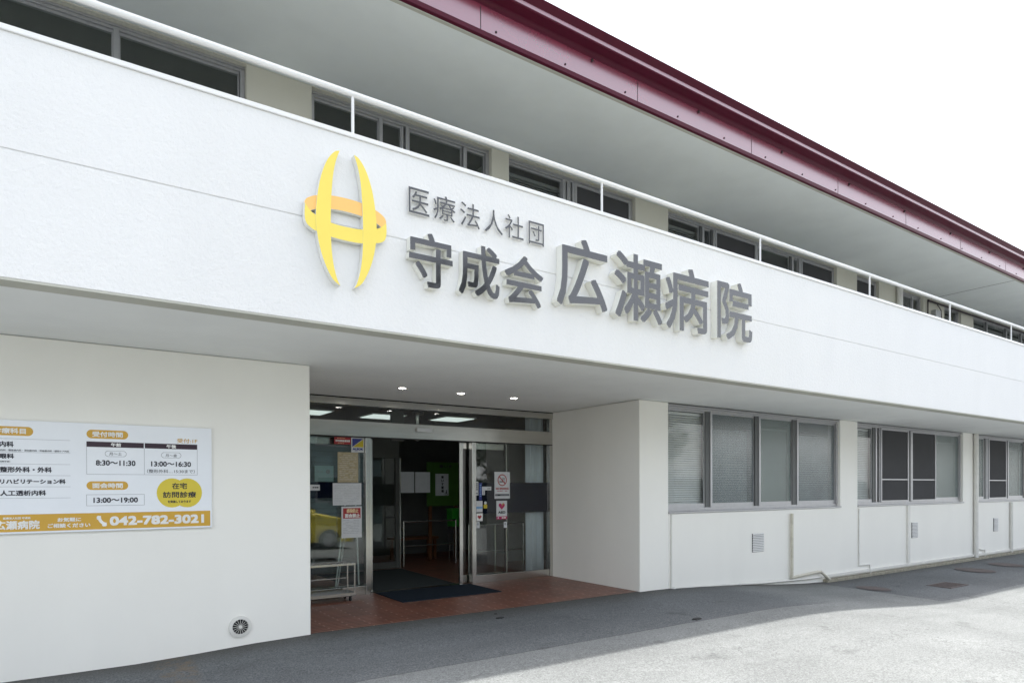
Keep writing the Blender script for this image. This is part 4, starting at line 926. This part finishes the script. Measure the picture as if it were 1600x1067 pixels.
# ------------------------------------------------------------------ across the car park (seen in the glass)
V = bpy.data.objects.new('parked_car', None); COL.objects.link(V); V.location = (4.45, 0.0, ground_z(4.9, 0.0) - 0.01)
tag(V, 'yellow compact car parked facing along the hospital, mirrored in the entrance glass', 'car')
def section(pts, y): return [(x, y, z) for x, z in pts]
low = [(-1.42, 0.32), (-1.46, 0.60), (-1.40, 0.90), (-1.34, 0.98), (0.75, 0.98), (0.98, 0.96), (1.62, 0.80), (1.86, 0.66), (1.90, 0.45), (1.84, 0.22), (1.30, 0.20), (-1.30, 0.20)]
q = MB(); rows = [(-0.74, 0.96, 0.0), (-0.70, 1.0, 0.02), (0.70, 1.0, 0.02), (0.74, 0.96, 0.0)]
def loft(q, prof, rows, m=0):
    n = len(prof); o = len(q.v); cz = 0.6
    for y_, s_, dz in rows:
        for x, z in prof: q.v.append((x * s_, y_, cz + (z - cz) * s_ + dz))
    for k in range(len(rows) - 1):
        for i in range(n): q.f.append((o + k * n + i, o + k * n + (i + 1) % n, o + (k + 1) * n + (i + 1) % n, o + (k + 1) * n + i)); q.m.append(m)
    q.f.append(tuple(o + i for i in range(n - 1, -1, -1))); q.m.append(m); q.f.append(tuple(o + (len(rows) - 1) * n + i for i in range(n))); q.m.append(m)
loft(q, low, rows)
cab = [(-1.36, 0.975), (-1.30, 1.30), (-1.10, 1.50), (-0.2, 1.56), (0.18, 1.50), (0.95, 0.975)]
n = len(cab); o = len(q.v)
for y_, ins in ((-0.71, 0), (-0.58, 1), (0.58, 1), (0.71, 0)):
    for x, z in cab: q.v.append((x, y_ if not ins else y_, z))
for k, (ya, yb) in enumerate(((-0.70, -0.56), (0.56, 0.70))): pass
q.v = q.v[:o]
for y_, top in ((-1, 0), (1, 0)):
    for x, z in cab: q.v.append((x, y_ * (0.71 - 0.16 * (z - 0.975) / 0.58), z))
for i in range(n): q.f.append((o + i, o + n + i, o + n + (i + 1) % n, o + (i + 1) % n)); q.m.append(0)
q.f.append(tuple(o + i for i in range(n))); q.m.append(0); q.f.append(tuple(o + n + i for i in range(n - 1, -1, -1))); q.m.append(0)
body = q.build('body', 'van_yellow', V, bevel=0.03, smooth=True, local=True)
def side_glass(pts, sgn):
    q = MB(); q.add([(x, sgn * (0.71 - 0.16 * (z - 0.975) / 0.58 + 0.006), z) for x, z in (pts if sgn < 0 else pts[::-1])], [tuple(range(len(pts)))]); q.build('window', 'van_glass', V, local=True)
for sgn in (-1, 1):
    side_glass([(-1.22, 1.02), (-0.42, 1.02), (-0.40, 1.44), (-1.04, 1.42), (-1.20, 1.28)], sgn)
    side_glass([(-0.34, 1.02), (0.72, 1.02), (0.16, 1.42), (-0.32, 1.45)], sgn)
    MB().ball((0.72, sgn * 0.80, 1.02), 0.09, sz=(0.7, 1, 0.75)).build('mirror', 'van_yellow', V, smooth=True, local=True)
    MB().ball((1.72, sgn * 0.60, 0.72), 0.10, sz=(1.1, 1, 0.75)).build('headlight', 'ink_white', V, smooth=True, local=True)
q = MB(); q.add([(0.26, -0.52, 1.46), (0.26, 0.52, 1.46), (0.93, 0.64, 1.015), (0.93, -0.64, 1.015)], [(0, 1, 2, 3)]); q.v = [(x + 0.03, y_, z + 0.02) for x, y_, z in q.v]; q.build('windscreen', 'van_glass', V, local=True)
for x in (-0.95, 1.22):
    for sgn in (-1, 1):
        q = MB(); q.tube((x, sgn * 0.58, 0.28), (x, sgn * 0.755, 0.28), 0.28, 24); wh = q.build('wheel', 'rubber', V, bevel=0.02, local=True)
        q = MB(); q.tube((x, sgn * 0.70, 0.28), (x, sgn * 0.765, 0.28), 0.18, 18); q.build('rim', 'aluminium', wh, bevel=0.01, local=True)
MB().box(1.78, 1.915, -0.6, 0.6, 0.24, 0.36).build('bumper_grille', 'black_plastic', V, local=True)

hd_ = thing('added_hedge', 'added dark green row that deepens reflections in the entrance glass', 'added_hedge', (30, -10, -0.3))  # added out of view to darken what the right sidelight reflects
rnd = random.Random(21); q = MB(); q.box(-13.3, 14.8, -0.35, 0.35, 0, 1.9); q.build('stem_mass', 'leaf_dark', hd_, local=True); q = MB()
for i in range(9000):
    a = rnd.random(); p = Vector((rnd.uniform(-13.6, 15), rnd.choice((-0.45, 0.45, 0.45)) + rnd.gauss(0, 0.06), rnd.uniform(0, 2.1))) if a < 0.75 else Vector((rnd.uniform(-13.6, 15), rnd.uniform(-0.45, 0.45), 2.05 + rnd.gauss(0, 0.08)))
    u = Vector((rnd.gauss(0, 1), rnd.gauss(0, 1), rnd.gauss(0, 1))).normalized(); v = u.orthogonal().normalized(); q.add([p - u * 0.09, p + v * 0.05, p + u * 0.09, p - v * 0.05], [(0, 1, 2, 3)])
q.build('foliage', 'leaf_hedge', hd_, local=True)
B2 = thing('house', 'grey-green sided house across the car park', 'house', (7.0, -13, -0.2))
q = MB(); q.box(1.0, 16.0, -17.0, -11.0, -0.5, 5.2)
for k in range(22): q.box(0.99, 16.01, -10.998, -10.985, 0.1 + 0.23 * k, 0.12 + 0.23 * k, 1)
q.build('wall', ['siding', 'siding_dark'], B2)
q = MB(); q.prism_yz([(-17.7, 5.21), (-10.3, 5.21), (-14, 7.0)], 0.5, 16.5); q.build('roof', 'roof_tile', B2)
for x in (2.6, 6.4, 9.0, 12.6):
    for z in (0.8, 3.3):
        q = MB(); q.box(x, x + 1.7, -10.985, -10.93, z, z + 1.2); wf = q.build('window', 'aluminium', B2); MB().box(x + .08, x + 1.62, -10.93, -10.92, z + .08, z + 1.12).build('pane', 'van_glass', wf)

def tree(label, x, y, h, rad, seed, nleaf=5200):
    rnd = random.Random(seed); z0 = ground_z(x, y); t = thing('broadleaf_tree', label, 'tree', (x, y, z0 - 0.05), 'trees beyond the car park')
    q = MB(); q.tube((0, 0, 0), (0.1, 0, h * 0.45), 0.22, 10, r1=0.14); cl = []
    for k in range(7):
        a = rnd.uniform(0, 6.28); e = (rad * 0.6 * math.cos(a), rad * 0.6 * math.sin(a), h * rnd.uniform(0.55, 0.85)); q.tube((0.08, 0, h * rnd.uniform(0.3, 0.45)), e, 0.09, 7, r1=0.03)
    q.build('trunk', 'bark', t, smooth=True, local=True)
    for k in range(34):
        a = rnd.uniform(0, 6.28); rr = rad * math.sqrt(rnd.random()) * 0.8; zz = rnd.uniform(0.36, 0.98)
        rr *= math.sin(math.pi * min(1, max(0.1, (1.08 - zz) / 0.75)) * 0.62 + 0.35); cl.append((rr * math.cos(a), rr * math.sin(a), h * zz, rad * rnd.uniform(0.18, 0.34)))
    q = MB()
    for i in range(nleaf):
        c = rnd.choice(cl); d = Vector((rnd.gauss(0, 1), rnd.gauss(0, 1), rnd.gauss(0, 0.8))).normalized() * c[3] * rnd.uniform(0.5, 1.1)
        p = Vector(c[:3]) + d; u = Vector((rnd.gauss(0, 1), rnd.gauss(0, 1), rnd.gauss(0, 0.6))).normalized(); v = u.orthogonal().normalized(); s_ = rnd.uniform(0.07, 0.16)
        q.add([p - u * s_, p + v * s_ * 0.5, p + u * s_, p - v * s_ * 0.5], [(0, 1, 2, 3)])
    q.build('crown', 'leaf', t, local=True)
tree('tall broadleaf tree behind the house across the car park', 17.0, -19.5, 13.4, 3.8, 2)
tree('broadleaf tree right of the house across the car park', 21.0, -15.0, 7.5, 2.8, 5)
tree('smaller broadleaf tree far along the car park edge', 29.0, -14.0, 6.2, 2.4, 8)
